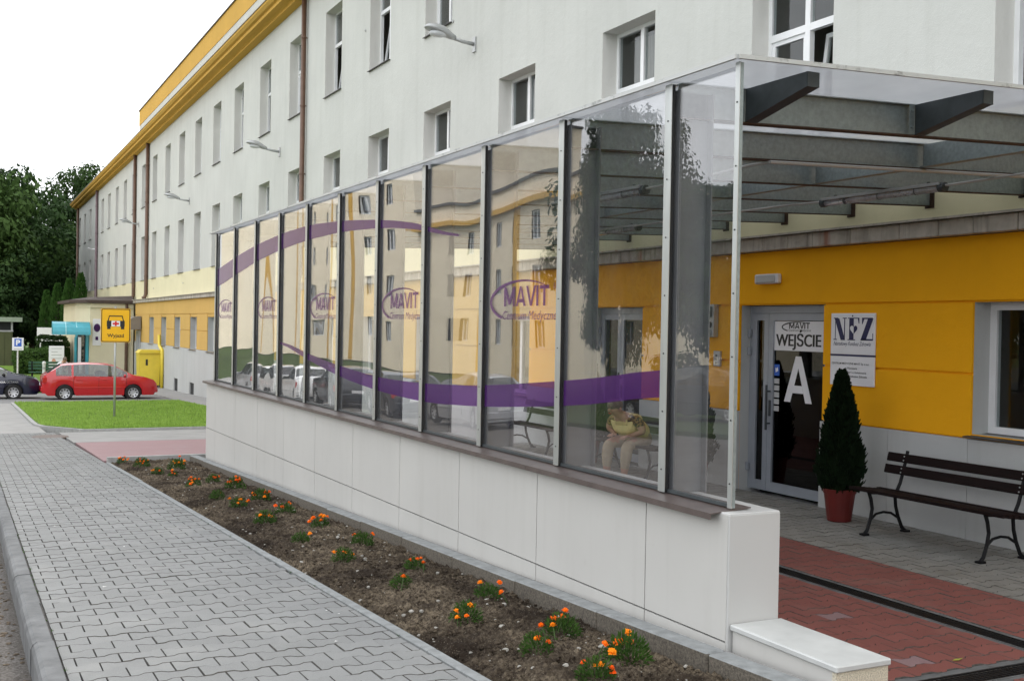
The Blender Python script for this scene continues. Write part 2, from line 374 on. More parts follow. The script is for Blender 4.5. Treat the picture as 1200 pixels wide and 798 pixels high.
def m_glass(name, tint, wav=.0, dirt=.0, ior=1.5, scl=1.4):
    t = NT(name); gi = t.n('ShaderNodeNewGeometry'); dt = t.n('ShaderNodeVectorMath', operation='DOT_PRODUCT')
    t.l(gi.outputs['Incoming'], dt.inputs[0]); t.l(gi.outputs['Normal'], dt.inputs[1])
    ab = t.n('ShaderNodeMath', operation='ABSOLUTE'); t.l(dt.outputs['Value'], ab.inputs[0])
    om = t.n('ShaderNodeMath', operation='SUBTRACT'); om.inputs[0].default_value = 1; t.l(ab.outputs[0], om.inputs[1])
    pw = t.n('ShaderNodeMath', operation='POWER'); t.l(om.outputs[0], pw.inputs[0]); pw.inputs[1].default_value = 5
    f0 = ((ior-1)/(ior+1))**2
    fr = t.n('ShaderNodeMath', operation='MULTIPLY_ADD'); t.l(pw.outputs[0], fr.inputs[0]); fr.inputs[1].default_value = 1-f0; fr.inputs[2].default_value = f0
    tr = t.n('ShaderNodeBsdfTransparent'); tr.inputs['Color'].default_value = (*tint, 1)
    gl = t.n('ShaderNodeBsdfGlossy'); gl.inputs['Roughness'].default_value = .0; gl.inputs['Color'].default_value = (1, 1, 1, 1)
    if wav:
        oi = t.n('ShaderNodeObjectInfo'); mp = t.pos((1, 1, .55)); vm = t.n('ShaderNodeVectorMath', operation='ADD')
        cb = t.n('ShaderNodeCombineXYZ'); mu = t.n('ShaderNodeMath', operation='MULTIPLY'); mu.inputs[1].default_value = 40
        t.l(oi.outputs['Random'], mu.inputs[0]); t.l(mu.outputs[0], cb.inputs[0]); t.l(mp, vm.inputs[0]); t.l(cb.outputs[0], vm.inputs[1])
        h = t.noise(vm.outputs[0], scl, .6, .35)
        nm = t.bump(h, 1, wav); t.l(nm, gl.inputs['Normal'])
    ms = t.n('ShaderNodeMixShader'); t.l(fr.outputs[0], ms.inputs[0]); t.l(tr.outputs[0], ms.inputs[1]); t.l(gl.outputs[0], ms.inputs[2])
    last = ms
    if dirt:
        df = t.n('ShaderNodeBsdfDiffuse'); df.inputs['Color'].default_value = (.62, .62, .66, 1)
        m2 = t.n('ShaderNodeMixShader'); t.l(t.rng(t.noise(t.pos((1, 1, .35)), 3.5, 7, .7), .35, .75, dirt*.3, dirt*1.6), m2.inputs[0])
        t.l(ms.outputs[0], m2.inputs[1]); t.l(df.outputs[0], m2.inputs[2]); last = m2
    return t.done(last)
M['pane'] = m_glass('acrylic_pane', (.95, .955, .965), .026, .012, 1.9, .62)
M['winglass'] = m_glass('window_glass', (.80, .83, .83), 0, 0, 1.52)
M['carglass'] = m_glass('car_glass', (.45, .48, .48), 0, .06, 1.75)
M['doorglass'] = m_glass('door_glass', (.14, .145, .15), 0, 0, 1.5)
def m_roofsheet():
    t = NT('translucent_roof_sheet'); c = t.mix(t.rng(t.noise(t.pos(), 2.4, 6, .6), .3, .7, 0, 1), (.50, .515, .535), (.60, .61, .63))
    df = t.bsdf(c, .35); tl = t.n('ShaderNodeBsdfTranslucent'); t.l(c, tl.inputs['Color'])
    tr = t.n('ShaderNodeBsdfTransparent'); tr.inputs['Color'].default_value = (.82, .83, .84, 1)
    a = t.n('ShaderNodeMixShader'); a.inputs[0].default_value = .6; t.l(df.outputs[0], a.inputs[1]); t.l(tl.outputs[0], a.inputs[2])
    b = t.n('ShaderNodeMixShader'); b.inputs[0].default_value = .42; t.l(a.outputs[0], b.inputs[1]); t.l(tr.outputs[0], b.inputs[2])
    return t.done(b)
M['roofsheet'] = m_roofsheet()
def m_tubelamp(): return m_glass('lamp_tube_cover', (.85, .88, .90), 0, .5, 1.5)
M['tubecover'] = m_tubelamp()
def m_car(name, c):
    t = NT(name); b = t.bsdf(c, .28, 0); b.inputs['Coat Weight'].default_value = .8; b.inputs['Coat Roughness'].default_value = .06; return t.done(b)
for k, c in (('carred', (.50, .006, .010)), ('carnavy', (.006, .008, .03)), ('carwhite', (.70, .70, .70)), ('carsilver', (.38, .39, .41)), ('cardark', (.03, .033, .04))): M[k] = m_car(k, c)
def m_light(name, c): return simple(name, c, .15, .02)
M['tail'] = m_light('tail_light', (.45, .02, .02)); M['head'] = m_light('head_light', (.72, .74, .76))

# ------------------------------------------------------------------ lettering (mesh data made while the scene is still small)
def text_mesh(body, w, h, mat, bold=0, shear=0, fat=0):
    cu = bpy.data.curves.new('lettering', 'FONT'); cu.body = body; cu.size = 1; cu.offset = bold; cu.shear = shear; cu.extrude = 0; cu.resolution_u = 4
    o = bpy.data.objects.new('lettering', cu); col.objects.link(o)
    dg = bpy.context.evaluated_depsgraph_get(); dg.update(); me = bpy.data.meshes.new_from_object(o.evaluated_get(dg))
    bpy.data.objects.remove(o); bpy.data.curves.remove(cu)
    vs_ = [v.co.copy() for v in me.vertices]
    x0, x1 = min(v.x for v in vs_), max(v.x for v in vs_); y0, y1 = min(v.y for v in vs_), max(v.y for v in vs_)
    for v in me.vertices: v.co = ((v.co.x-x0)/(x1-x0)*w, (v.co.y-y0)/(y1-y0)*h, 0)
    if fat:                                                # heavier strokes: shifted copies, each a hair behind the other
        V = [v.co.copy() for v in me.vertices]; Fs = [tuple(p.vertices) for p in me.polygons]; q = MB()
        for i_, d in enumerate((0, -fat, fat)): q.add([(v.x+d, v.y, -.0002*i_) for v in V], Fs)
        me = q.mesh('lettering', mat); return me
    me.materials.clear(); me.materials.append(mat); me.name = 'lettering'; return me
FACE_STREET = Matrix(((0, 0, -1), (-1, 0, 0), (0, 1, 0))).to_euler()      # text on a face that looks to -X
FACE_NEAR = Matrix(((1, 0, 0), (0, 0, -1), (0, 1, 0))).to_euler()         # text on a face that looks to -Y
T = {}
def mk(key, *a, **k): T[key] = text_mesh(*a, **k)
mk('centrum', 'Centrum Medyczne', .79, .078, M['purple'], shear=.25)
mk('reg', '®', .04, .04, M['purple'])
mk('centrum_s', 'Centrum Medyczne', .40, .035, M['blackprint'])
mk('wejscie', 'WEJŚCIE', .80, .245, M['blackprint'], bold=.004, fat=.007)
mk('nfz1', 'Narodowy Fundusz Zdrowia', .57, .058, M['navy'], shear=.3)
mk('nfz2', 'CENTRUM MEDYCZNE MAVIT Sp. z o.o.', .58, .030, M['blackprint'], bold=.012)
mk('nfz3', 'w Warszawie', .19, .026, M['blackprint'], bold=.012)
mk('nfz4', 'realizuje umowę o świadczenia', .47, .030, M['blackprint'], bold=.012)
mk('nfz5', 'z Narodowym Funduszem Zdrowia', .50, .030, M['blackprint'], bold=.012)
mk('wyjazd', 'Wyjazd', .42, .125, M['black'], bold=.015)
mk('P', 'P', .20, .27, M['whiteplate'], bold=.045)
mk('skoda', 'ŠKODA', .42, .085, M['whiteplate'], bold=.03)
mk('octavia', 'OCTAVIA', .42, .08, M['lampgrey'])
def mavit_mesh(w, h, mat):
    # heavy straight-stroke capitals, each letter in a unit box
    L_ = {'M': (1.25, [[(0, 0), (.21, 0), (.21, 1), (0, 1)], [(1.04, 0), (1.25, 0), (1.25, 1), (1.04, 1)], [(.21, 1), (.21, .62), (.53, .08), (.625, .08), (.625, .34)], [(1.04, 1), (1.04, .62), (.72, .08), (.625, .08), (.625, .34)]]),
          'A': (1.1, [[(0, 0), (.24, 0), (.62, 1), (.43, 1)], [(.86, 0), (1.1, 0), (.67, 1), (.55, .80)], [(.27, .18), (.83, .18), (.77, .36), (.33, .36)]]),
          'V': (1.1, [[(0, 1), (.24, 1), (.55, .25), (.45, 0)], [(.86, 1), (1.1, 1), (.67, 0), (.45, 0), (.55, .25)]]),
          'I': (.24, [[(0, 0), (.24, 0), (.24, 1), (0, 1)]]), 'T': (.95, [[(.36, 0), (.59, 0), (.59, .82), (.36, .82)], [(0, .82), (.95, .82), (.95, 1), (0, 1)]])}
    q = MB(); x = 0
    for ch in 'MAVIT':
        wd, polys = L_[ch]
        for i_, pts in enumerate(polys): q.add([(x+a, b, -.0002*i_) for a, b in pts], [tuple(range(len(pts)))])
        x += wd + (.02 if ch in 'AV' else .13)
    k = w/(x-.13); q.v = [(a*k, b*h, c) for a, b, c in q.v]; return q.mesh('lettering', mat)
T['mavit'] = mavit_mesh(.66, .135, M['purple']); T['mavit_s'] = mavit_mesh(.37, .075, M['blackprint'])
def put_text(key, parent, loc, rot, name='lettering'): return inst(name, T[key], parent, loc, rot)

# ------------------------------------------------------------------ terrain
GY = [-400, 0, 30, 45, 60, 900]; GZ = [.613, .613, -.596, -1.046, -1.346, -1.346]
def G(y): return float(np.interp(y, GY, GZ))
YCUT = sorted(set([-300, -60, -10, 0] + list(range(2, 62, 2)) + [62, 90, 140, 250, 500]))
def sheet(name, mat, x0, x1, y0, y1, dz, thick=.05, step=1.0):
    """a sheet that follows the slope of the street; x0 and x1 may be functions of y"""
    fx0 = x0 if callable(x0) else (lambda y: x0); fx1 = x1 if callable(x1) else (lambda y: x1)
    n = max(1, int((y1-y0)/step)); m = MB(); ys = [y0+(y1-y0)*i/n for i in range(n+1)]
    for i, y in enumerate(ys):
        z = G(y)+dz; m.v += [(fx0(y), y, z), (fx1(y), y, z), (fx1(y), y, z-thick), (fx0(y), y, z-thick)]
    for i in range(n):
        a, b = i*4, i*4+4
        m.f += [(a, a+1, b+1, b), (a+1, a+2, b+2, b+1), (a+3, a, b, b+3)]
    m.f += [(0, 3, 2, 1), (n*4, n*4+1, n*4+2, n*4+3)]; m.m = [0]*len(m.f)
    return m.build(name, mat)
gm = MB(); XW = 3.34; YE = 17.25
def gquad(x0, x1, y0, y1, za, zb): gm.quad((x0, y0, za), (x1, y0, za), (x1, y1, zb), (x0, y1, zb))
yc = sorted(set(YCUT + [YE, 17]))
for a, b in zip(yc[:-1], yc[1:]):
    gquad(-400, XW, a, b, G(a)-.25, G(b)-.25)
    if a >= YE: gquad(XW, 500, a, b, G(a)-.25, G(b)-.25)
    else:
        gquad(XW, 500, a, b, -.12, -.12)
        gm.quad((XW, a, -.12), (XW, a, G(a)-.25), (XW, b, G(b)-.25), (XW, b, -.12))
gm.quad((XW, YE, -.12), (500, YE, -.12), (500, YE, G(YE)-.25), (XW, YE, G(YE)-.25))
structure(gm.build('ground', M['ground']))
def XB(y): return 2.06 - .16*(y-4.4)/12.8                  # border between pavement and bed
KX0, KX1 = .330, .435                                      # kerb
structure(sheet('road', M['road'], -7.2, KX0+.004, -30, 60, -.15, .08))
structure(sheet('verge', M['ground'], -60, -7.2, -30, 40, -.05, .1))
structure(sheet('front_walk', M['path'], .42, 1.66, 25.6, 42.5, -.004, .2))
structure(sheet('car_park', M['lot'], -12, 8.6, 42.5, 52, -.02, .2))
structure(sheet('garage_drive', M['path'], -8, 2.6, 52, 78, -.012, .2))
structure(sheet('facade_path', M['path'], lambda y: 7.3+.5*math.sin(y*.3)*.3, 8.9, 24, 66.5, .004, .1))
structure(sheet('back_lawn', M['lawn'], 2.2, 5.8, 52, 78, .32, .6))

# pavers: bone-shaped concrete blocks laid in half bond, cut where they meet an edge
GAP = .0026
def paver_geo(k, xa=None, xb=None, th=.05):
    L_, bp = .1*k, [-.064*k, -.036*k, .036*k, .064*k]
    xa = -L_ if xa is None else xa; xb = L_ if xb is None else xb
    hw_ = lambda x: float(np.interp(abs(x), [0, .036*k, .064*k, .1*k], [.0565*k, .0565*k, .0825*k, .0825*k]))-GAP
    xs = [xa+GAP] + [b for b in bp if xa+GAP*1.5 < b < xb-GAP*1.5] + [xb-GAP]
    n = len(xs); top = [(x, hw_(x)) for x in xs]; PO = top + [(x, -y) for x, y in top[::-1]]; N2 = 2*n; c = .0014
    ins = [(x+(c if i == 0 else -c if i == n-1 else 0), y-c) for i, (x, y) in enumerate(top)]; PI_ = ins + [(x, -y) for x, y in ins[::-1]]
    vs_ = [(x, y, -th) for x, y in PO] + [(x, y, -.005) for x, y in PO] + [(x, y, 0) for x, y in PI_]
    fs = []
    for i in range(N2):
        j = (i+1) % N2; fs += [(i+N2, i, j, j+N2), (i+2*N2, i+N2, j+N2, j+2*N2)]
    o = 2*N2; fs += [(o+i, o+N2-1-i, o+N2-2-i, o+i+1) for i in range(n-1)]
    return vs_, fs, [1]*(2*N2)+[0]*(n-1)
def lay_pavers(host, name, mat, k, y0, y1, intervals, zf, slope=True, alt=None):
    cells = []; PL, PP = .2*k, .139*k; full = paver_geo(k)
    for j in range(math.ceil(y0/PP), math.floor(y1/PP)+1):
        y = j*PP
        for (xa, xb) in intervals(y):
            for i in range(int(xa/PL)-2, int(xb/PL)+3):
                x = i*PL + (PL/2 if j % 2 else 0); a, b = max(x-PL/2, xa), min(x+PL/2, xb)
                if b-a < .022: continue
                whole = b-a > PL-.001; dz = project((x, y, zf(y))); vis = dz[2] > .5 and -20 < dz[0] < 1220 and 330 < dz[1] < 820
                cells.append((dz[2] if (vis and whole) else 1e3+dz[2], x, y, None if whole else (a-x, b-x)))
    cells.sort(key=lambda c: c[0]); mats = [mat, M['jointsand']]; me = MB().add(*full).mesh(name, mats); me2 = MB().add(*full).mesh(name+'_pale', [alt, M['jointsand']]) if alt else None
    rest = MB(); rs = random.Random(3)
    for q, (d, x, y, cl) in enumerate(cells):
        tz = rs.uniform(-.0022, .0022); tx, ty = rs.uniform(-.010, .010), rs.uniform(-.010, .010)
        sl = math.atan(-(G(y-.5)-G(y+.5))) if slope else 0; rz_ = rs.uniform(-.012, .012)
        if q < 300 and d < 1e3:
            inst(name, me2 if (me2 and rs.random() < .035) else me, host, (x, y, zf(y)+tz), (sl+tx, ty, rz_))
        else:
            V, Fc, Mi = full if cl is None else paver_geo(k, *cl)
            e = Matrix.Translation((x, y, zf(y)+tz)) @ Matrix.Rotation(rz_, 4, 'Z') @ Matrix.Rotation(sl+tx, 4, 'X') @ Matrix.Rotation(ty, 4, 'Y')
            rest.add([e @ Vector(p) for p in V], Fc, Mi); rest.var += [rs.random()]*len(Fc)
    if rest.f: stuff(rest.build(name, mats, host))
sw = structure(sheet('sidewalk', M['jointsand'], KX1+.012, lambda y: XB(y)-.005, 1.0, 25.6, -.026, .25))
lay_pavers(sw, 'paver', M['paver'], 1.0, 1.2, 25.5, lambda y: [(KX1+.008, XB(y)-.004)], lambda y: G(y))
structure(sheet('kerb_joint', M['jointsand'], KX1-.004, KX1+.0125, 1, 25.6, -.010, .1))
# kerb stones along the road, one metre each, with a worn top edge
kb = structure(sheet('kerb', M['jointsand'], KX0+.02, KX1-.004, 1, 42, -.14, .2))
km = MB(); prof = [(0, -.26), (0, -.035), (.010, -.012), (.028, 0), (.101, 0), (.105, -.006), (.105, -.26)]
km.prism(prof, 'y', .004, .996); bm_ = km
kme = km.mesh('kerb_stone', M['kerb'])
bmx = bmesh.new(); bmx.from_mesh(kme); bmesh.ops.recalc_face_normals(bmx, faces=bmx.faces); bmx.to_mesh(kme); bmx.free()
for i in range(1, 42):
    inst('kerb_stone', kme, kb, (KX0+random.uniform(-.004, .004), i, G(i)+.012+random.uniform(-.004, .004)), (math.atan(G(i+1)-G(i)), 0, random.uniform(-.004, .004)))
# thin edging between pavement and bed
eg = structure(sheet('bed_edging', M['jointsand'], lambda y: XB(y)+.004, lambda y: XB(y)+.046, 2, 17.3, -.05, .1))
em = MB(); em.cbox(0, .055, .003, .997, -.2, 0, .005); eme = em.mesh('edging_stone', M['edging'])
for i in range(2, 17):
    inst('edging_stone', eme, eg, (XB(i), i, G(i)+.012+random.uniform(-.004, .004)), (math.atan(-.0403), 0, math.atan(.0125)))
# edging along the low wall
we = structure(sheet('wall_edging', M['jointsand'], 3.14, 3.24, 2, 17.2, -.05, .1))
em = MB(); em.cbox(0, .11, .003, .997, -.25, 0, .008); em.m = [0 if all(em.v[i][2] > -.0085 for i in f) else 1 for f in em.f]; eme2 = em.mesh('edging_stone', [M['edging'], M['edgeside']])
for i in range(2, 17):
    inst('edging_stone', eme2, we, (3.13, i+.2, G(i+.2)+.055+random.uniform(-.004, .004)), (math.atan(-.0403), 0, random.uniform(-.003, .003)))
structure(sheet('wall_strip', M['path'], 3.24, 3.33, 2, 17.2, .02, .2))
# flower bed soil
rows = []; NXS = 70; X0s = [i/NXS for i in range(NXS+1)]; ny = 900
sm = MB()
for jj in range(ny+1):
    y = 3.2 + (17.25-3.2)*(jj/ny)**1.35
    for u in X0s:
        a, b = XB(y)+.056, 3.128; x = a+(b-a)*u
        p = Vector((x*4, y*4, 0)); h = .030*noise.fractal(p, .8, 2.1, 5) + .034*abs(noise.noise(Vector((x*19, y*19, 3)))) + .022*noise.noise(Vector((x*40, y*40, 1))) + .014*noise.noise(Vector((x*85, y*85, 7)))
        sm.v.append((x, y, G(y)-.045+h+.04*math.sin(math.pi*u)))
for jj in range(ny):
    for k in range(NXS):
        a = jj*(NXS+1)+k; sm.f.append((a, a+1, a+NXS+2, a+NXS+1))
sm.m = [0]*len(sm.f)
structure(sm.build('flower_bed', M['soil'], smooth=True))
def soil_z(x, y):
    u = (x-XB(y)-.056)/(3.128-XB(y)-.056); return G(y)-.045+.04*math.sin(math.pi*max(0, min(1, u)))
pb = MB(); pd = MB()
for i in range(7000):
    y = 3 + 14*random.random()**1.5; x = random.uniform(XB(y)+.08, 3.11); r_ = random.choice((.002, .003, .004, .006, .009, .012))*random.uniform(.6, 1.3)
    (pb if random.random() < .07 else pd).ball((x, y, soil_z(x, y)+.012), r_*1.3, r_, r_*.8, 5, 4, .25)
stuff(pb.build('pebbles', M['pebble'])); stuff(pd.build('soil_clods', M['soil']))
# road litter
lt = MB()
for i in range(700):
    y = 3+22*random.random()**1.4; x = KX0-.02-abs(random.gauss(0, .16)); r_ = random.uniform(.003, .012)
    lt.ball((x, y, G(y)-.147), r_*1.5, r_, r_*.7, 5, 4, .3)
stuff(lt.build('road_grit', simple('grit', (.11, .085, .06), .9, .5, 60)))
# scraps of paper and weeds in the joints of the pavement
lp = MB(); rl = random.Random(21)
for i in range(26):
    y = 4.6+12*rl.random(); x = rl.uniform(KX1+.05, XB(y)-.05); a = rl.random()*3.14; w, h = rl.uniform(.004, .012), rl.uniform(.003, .007); z = G(y)+.004
    c_, s_ = math.cos(a), math.sin(a); lp.add([(x+c_*w-s_*h, y+s_*w+c_*h, z), (x-c_*w-s_*h, y-s_*w+c_*h, z+.003), (x-c_*w+s_*h, y-s_*w-c_*h, z), (x+c_*w+s_*h, y+s_*w-c_*h, z+.002)], [(0, 1, 2, 3)])
stuff(lp.build('paper_scraps', simple('paper', (.62, .62, .60), .8)))
wd = MB()
for i in range(46):
    y = 4.4+14*rl.random()**1.3; x = (KX1+rl.uniform(0, .012)) if rl.random() < .7 else XB(y)-rl.uniform(-.002, .01)
    for j in range(7):
        a = rl.random()*6.28; r_ = rl.uniform(.006, .022); z = G(y)-.004
        wd.add([(x-.002, y, z), (x+.002, y+.001, z), (x+math.cos(a)*r_, y+math.sin(a)*r_, z+rl.uniform(.006, .02))], [(0, 1, 2)])
stuff(wd.build('joint_weeds', M['marileaf']))
# crossing behind the bed: red paved driveway, concrete channel, kerb and lawn
dr = structure(sheet('driveway', M['pinkpaver'], lambda y: 1.93, 8.8, 17.5, 22.0, -.008, .15))
structure(sheet('driveway_apron', M['edging'], 3.45, 8.8, 17.26, 17.5, -.012, .15))
structure(sheet('bed_end_kerb', M['concrete'], lambda y: XB(y)+.06, 3.5, 17.27, 17.4, .06, .2))
structure(sheet('concrete_channel', M['path'], 1.9, 8.8, 22.0, 25.5, -.006, .15))
def lawn_x(y): return 1.68 + max(0, (28-y))*.35
lk = structure(sheet('lawn_kerb', M['concrete'], 2.3, 8.8, 25.5, 25.62, .05, .2))
structure(sheet('lawn', M['lawn'], lawn_x, lambda y: 8.9 if y < 27 else 7.28, 25.62, 42.3, .05, .2))
lk2 = structure(sheet('lawn_edge_kerb', M['concrete'], lambda y: lawn_x(y)-.1, lambda y: lawn_x(y)-.004, 25.62, 42.3, .04, .2))
gb = MB()
for i in range(26000):
    y = 25.66+16.4*random.random()**1.3; x = random.uniform(lawn_x(y)+.02, 7.2)
    h = random.uniform(.03, .075); a = random.uniform(0, math.pi); w = .012
    dx, dy = math.cos(a)*w, math.sin(a)*w; z = G(y)+.05
    gb.add([(x-dx, y-dy, z), (x+dx, y+dy, z), (x+random.uniform(-.03, .03), y+random.uniform(-.03, .03), z+h)], [(0, 1, 2)])
stuff(gb.build('lawn_blades', M['blade']))
mh = MB(); mh.lathe([(0.001, 0), (.33, 0), (.35, -.01), (.35, -.04), (0.001, -.04)], (1.62, 23.9, G(23.9)+.012), 24); 
tag(mh.build('manhole_cover', M['manhole'], loc=(1.62, 23.9, G(23.9)), fix=True), 'round rusty manhole cover in the grey pavement by the red driveway', 'manhole cover')

# ------------------------------------------------------------------ sunken entrance yard
ey = MB(); ey.box(3.62, 8.93, -8, 17.24, -.1, -.010)
yard = structure(ey.build('entrance_yard', M['jointsand']))
DX0, DX1 = 6.13, 6.31; DY0, DY1 = 4.50, 4.69; KE = 1.05; DLO, DHI = 4.453, 4.745
redp = structure(MB().box(3.66, 7.215, 2, 17.2, -.07, -.022).build('red_paving', M['jointsand']))
def red_iv(y):
    if DLO-.03 < y < DHI+.03: return []
    return [(3.665, 7.213)] if y < DY0 else [(3.665, DX0-.032), (DX1+.032, 7.213)]
lay_pavers(redp, 'paver', M['redpaver'], KE, 2.2, 17.1, red_iv, lambda y: 0.0, False, M['pinkpaver'])
greyp = structure(MB().box(7.222, 8.90, 2, 17.2, -.07, -.022).build('grey_paving', M['jointsand']))
lay_pavers(greyp, 'paver', M['greypaver2'], KE, 2.2, 17.1, lambda y: [(7.217, 8.878)], lambda y: 0.0, False)
rs = random.Random(5)
def drain(name, label, horizontal, a, b):
    c = ((DX0+DX1)/2, (a+b)/2, 0) if not horizontal else ((a+b)/2, (DY0+DY1)/2, 0)
    t = thing(name, label, 'drain', c)
    ch = MB(); gr = MB(); W = .16
    gr.box(-.5+.003, .5-.003, -W/2, -W/2+.012, -.03, 0); gr.box(-.5+.003, .5-.003, W/2-.012, W/2, -.03, 0)
    for k in range(5): yy = -W/2+.012+(W-.024)*(k+1)/6; gr.box(-.497, .497, yy-.005, yy+.005, -.02, -.002)
    for k in range(26): xx = -.49+.98*k/25; gr.box(xx-.006, xx+.006, -W/2+.012, W/2-.012, -.018, -.0045)
    gme = gr.mesh('grate', M['iron'])
    L_ = b-a
    if horizontal:
        ch.box(a, b, DY0, DY0+.012, -.048, -.001); ch.box(a, b, DY1-.012, DY1, -.048, -.001); ch.box(a, b, DY0+.012, DY1-.012, -.06, -.045)
    else:
        ch.box(DX0, DX0+.012, a, b, -.048, -.001); ch.box(DX1-.012, DX1, a, b, -.048, -.001); ch.box(DX0+.012, DX1-.012, a, b, -.06, -.045)
    ch.build('channel', [M['kerb']], t)
    for s_ in (0, 1):
        e = MB()
        if horizontal: e.box(a, b, *((DLO, DY0-.001) if s_ == 0 else (DY1+.001, DHI)), -.05, -.005)
        else: e.box(*((DX0-.031, DX0-.001) if s_ == 0 else (DX1+.001, DX1+.031)), a, b, -.05, -.005)
        e.build('concrete_border', M['kerb'], t)
    n = int(L_)
    for k in range(n):
        p = a+.5+k*(L_/n) if L_/n >= 1 else a+.5+k
        inst('grate', gme, t, (p, (DY0+DY1)/2, -.003) if horizontal else ((DX0+DX1)/2, p, -.003), (0, 0, 0 if horizontal else math.pi/2))
drain('drain_channel', 'long black drain grate running along the red paving towards the door', False, DY1+.01, 16.75)
drain('drain_channel', 'black drain grate crossing the red paving by the low block at the near end', True, 3.68, 8.68)
lf = MB(); lf.add([(5.47, 4.86, .006), (5.50, 4.835, .012), (5.555, 4.85, .016), (5.51, 4.875, .008)], [(0, 1, 2, 3)])
tag(lf.build('fallen_leaf', simple('yellow_leaf', (.35, .36, .05), .7), loc=(5.5, 4.86, 0)), 'small yellow-green fallen leaf lying on the red paving beside the drain', 'leaf')

# ------------------------------------------------------------------ low wall under the glass screen
WX0, WX1, WY0, WY1, WT = 3.315, 3.63, 4.30, 16.95, 1.118
lw = thing('low_wall', 'long low wall clad in pale grey panels beside the flower bed', 'wall', (3.47, 10.6, 0))
core = MB(); core.box(WX0+.012, WX1-.004, WY0+.012, WY1-.01, -.3, WT-.012); core.build('core', M['joint'], lw)
JY = [WY0, 5.01, 6.27, 7.51, 8.75, 10.0, 11.24, 12.49, 13.75, 15.0, 16.30, WY1]
def jz(y): return .50 - .083*(y-4.6)/12.3
for a, b in zip(JY[:-1], JY[1:]):
    g_ = .0042
    p = MB(); p.hexa([(WX0, a+g_, jz(a)+g_), (WX0+.014, a+g_, jz(a)+g_), (WX0+.014, b-g_, jz(b)+g_), (WX0, b-g_, jz(b)+g_),
                      (WX0, a+g_, WT-.004), (WX0+.014, a+g_, WT-.004), (WX0+.014, b-g_, WT-.004), (WX0, b-g_, WT-.004)])
    p.build('cladding_panel', M['clad'], lw)
    p = MB(); za, zb = G(a)+.022, G(b)+.022
    p.hexa([(WX0, a+g_, za), (WX0+.014, a+g_, za), (WX0+.014, b-g_, zb), (WX0, b-g_, zb),
            (WX0, a+g_, jz(a)-g_), (WX0+.014, a+g_, jz(a)-g_), (WX0+.014, b-g_, jz(b)-g_), (WX0, b-g_, jz(b)-g_)])
    p.build('cladding_panel', M['clad'], lw)
p = MB(); p.cbox(WX0+.003, WX1, WY0-.006, WY0+.012, -.02, WT-.002, .004); p.build('end_panel', M['cladend'], lw)
p = MB(); p.box(WX1-.004, WX1+.003, WY0+.013, WY1, -.02, WT-.003); p.build('back_face', M['cladend'], lw)
p = MB(); p.cbox(WX0+.004, WX1-.002, WY0-.004, WY1, WT-.012, WT+.004, .004); p.build('top_slab', M['cladend'], lw)
# brown metal coping in lengths of about two metres
y = WY0+.06; SX0, SX1 = 3.255, 3.50
while y < WY1:
    b = min(y+1.96, WY1+.02)
    p = MB(); poly = [(SX0, 1.088), (SX0+.004, 1.086), (SX0+.004, 1.113), (SX1, 1.131), (SX1, 1.136), (SX0, 1.118)]
    p.prism(poly, 'y', y+.002, b-.002); p.build('sill', M['sill'], lw, fix=True); y = b
# low block at the near end with a smooth cap stone
p = MB(); p.box(3.345, 3.632, 3.60, 4.286, -.08, .560); p.build('block_side', M['clad'], lw)
p = MB(); p.box(3.340, 3.636, 3.575, 3.598, -.08, .559); p.build('block_end', M['granite'], lw)
p = MB(); p.cbox(3.328, 3.642, 3.560, 4.290, .562, .592, .006); p.build('capstone', M['cap'], lw)

# ------------------------------------------------------------------ glass screen
GX = 3.405
PY = [4.96, 6.14, 7.31, 8.46, 9.60, 10.74, 11.90, 13.07, 14.28, 15.50, 16.72]
ALLY = [4.37] + PY
GZ0, GZ1 = 1.155, 3.300
gs = thing('glass_screen', 'tall clear acrylic screen with aluminium posts standing on the low wall', 'glass screen', (GX, 10.6, WT))
low = [(13.03,1.764,1.785),(12.5,1.70,1.745),(11.83,1.603,1.668),(10.61,1.467,1.577),(9.49,1.398,1.521),(8.38,1.374,1.527),(7.24,1.422,1.576),(6.08,1.511,1.672),(5.51,1.573,1.725),(4.97,1.656,1.802)]
high = [(16.72,2.515,2.77),(15.47,2.659,2.907),(14.25,2.795,3.005),(13.02,2.878,3.062),(11.91,2.920,3.079),(10.69,2.925,3.035),(9.56,2.881,2.955),(8.85,2.822,2.880),(8.44,2.776,2.818),(8.10,2.72,2.749),(7.79,2.672,2.682)]
def curve_at(tab, y):
    ys = [t_[0] for t_ in tab][::-1]; lo = [t_[1] for t_ in tab][::-1]; hi = [t_[2] for t_ in tab][::-1]
    c = lambda arr: float(np.interp(y, ys, arr))
    # smooth: average of neighbours
    return (sum(float(np.interp(y+d, ys, lo)) for d in (-.3, 0, .3))/3, sum(float(np.interp(y+d, ys, hi)) for d in (-.3, 0, .3))/3)
def swoosh(tab, y0, y1, parent):
    y0, y1 = max(y0, tab[-1][0]), min(y1, tab[0][0])
    if y1-y0 < .02: return
    n = 14; m = MB()
    for i in range(n+1):
        y = y0+(y1-y0)*i/n; a, b = curve_at(tab, y); m.v += [(GX-.0065, y, a), (GX-.0065, y, b)]
    for i in range(n): m.f.append((2*i, 2*i+1, 2*i+3, 2*i+2))
    m.m = [0]*n; m.build('purple_band', M['purple'], parent)
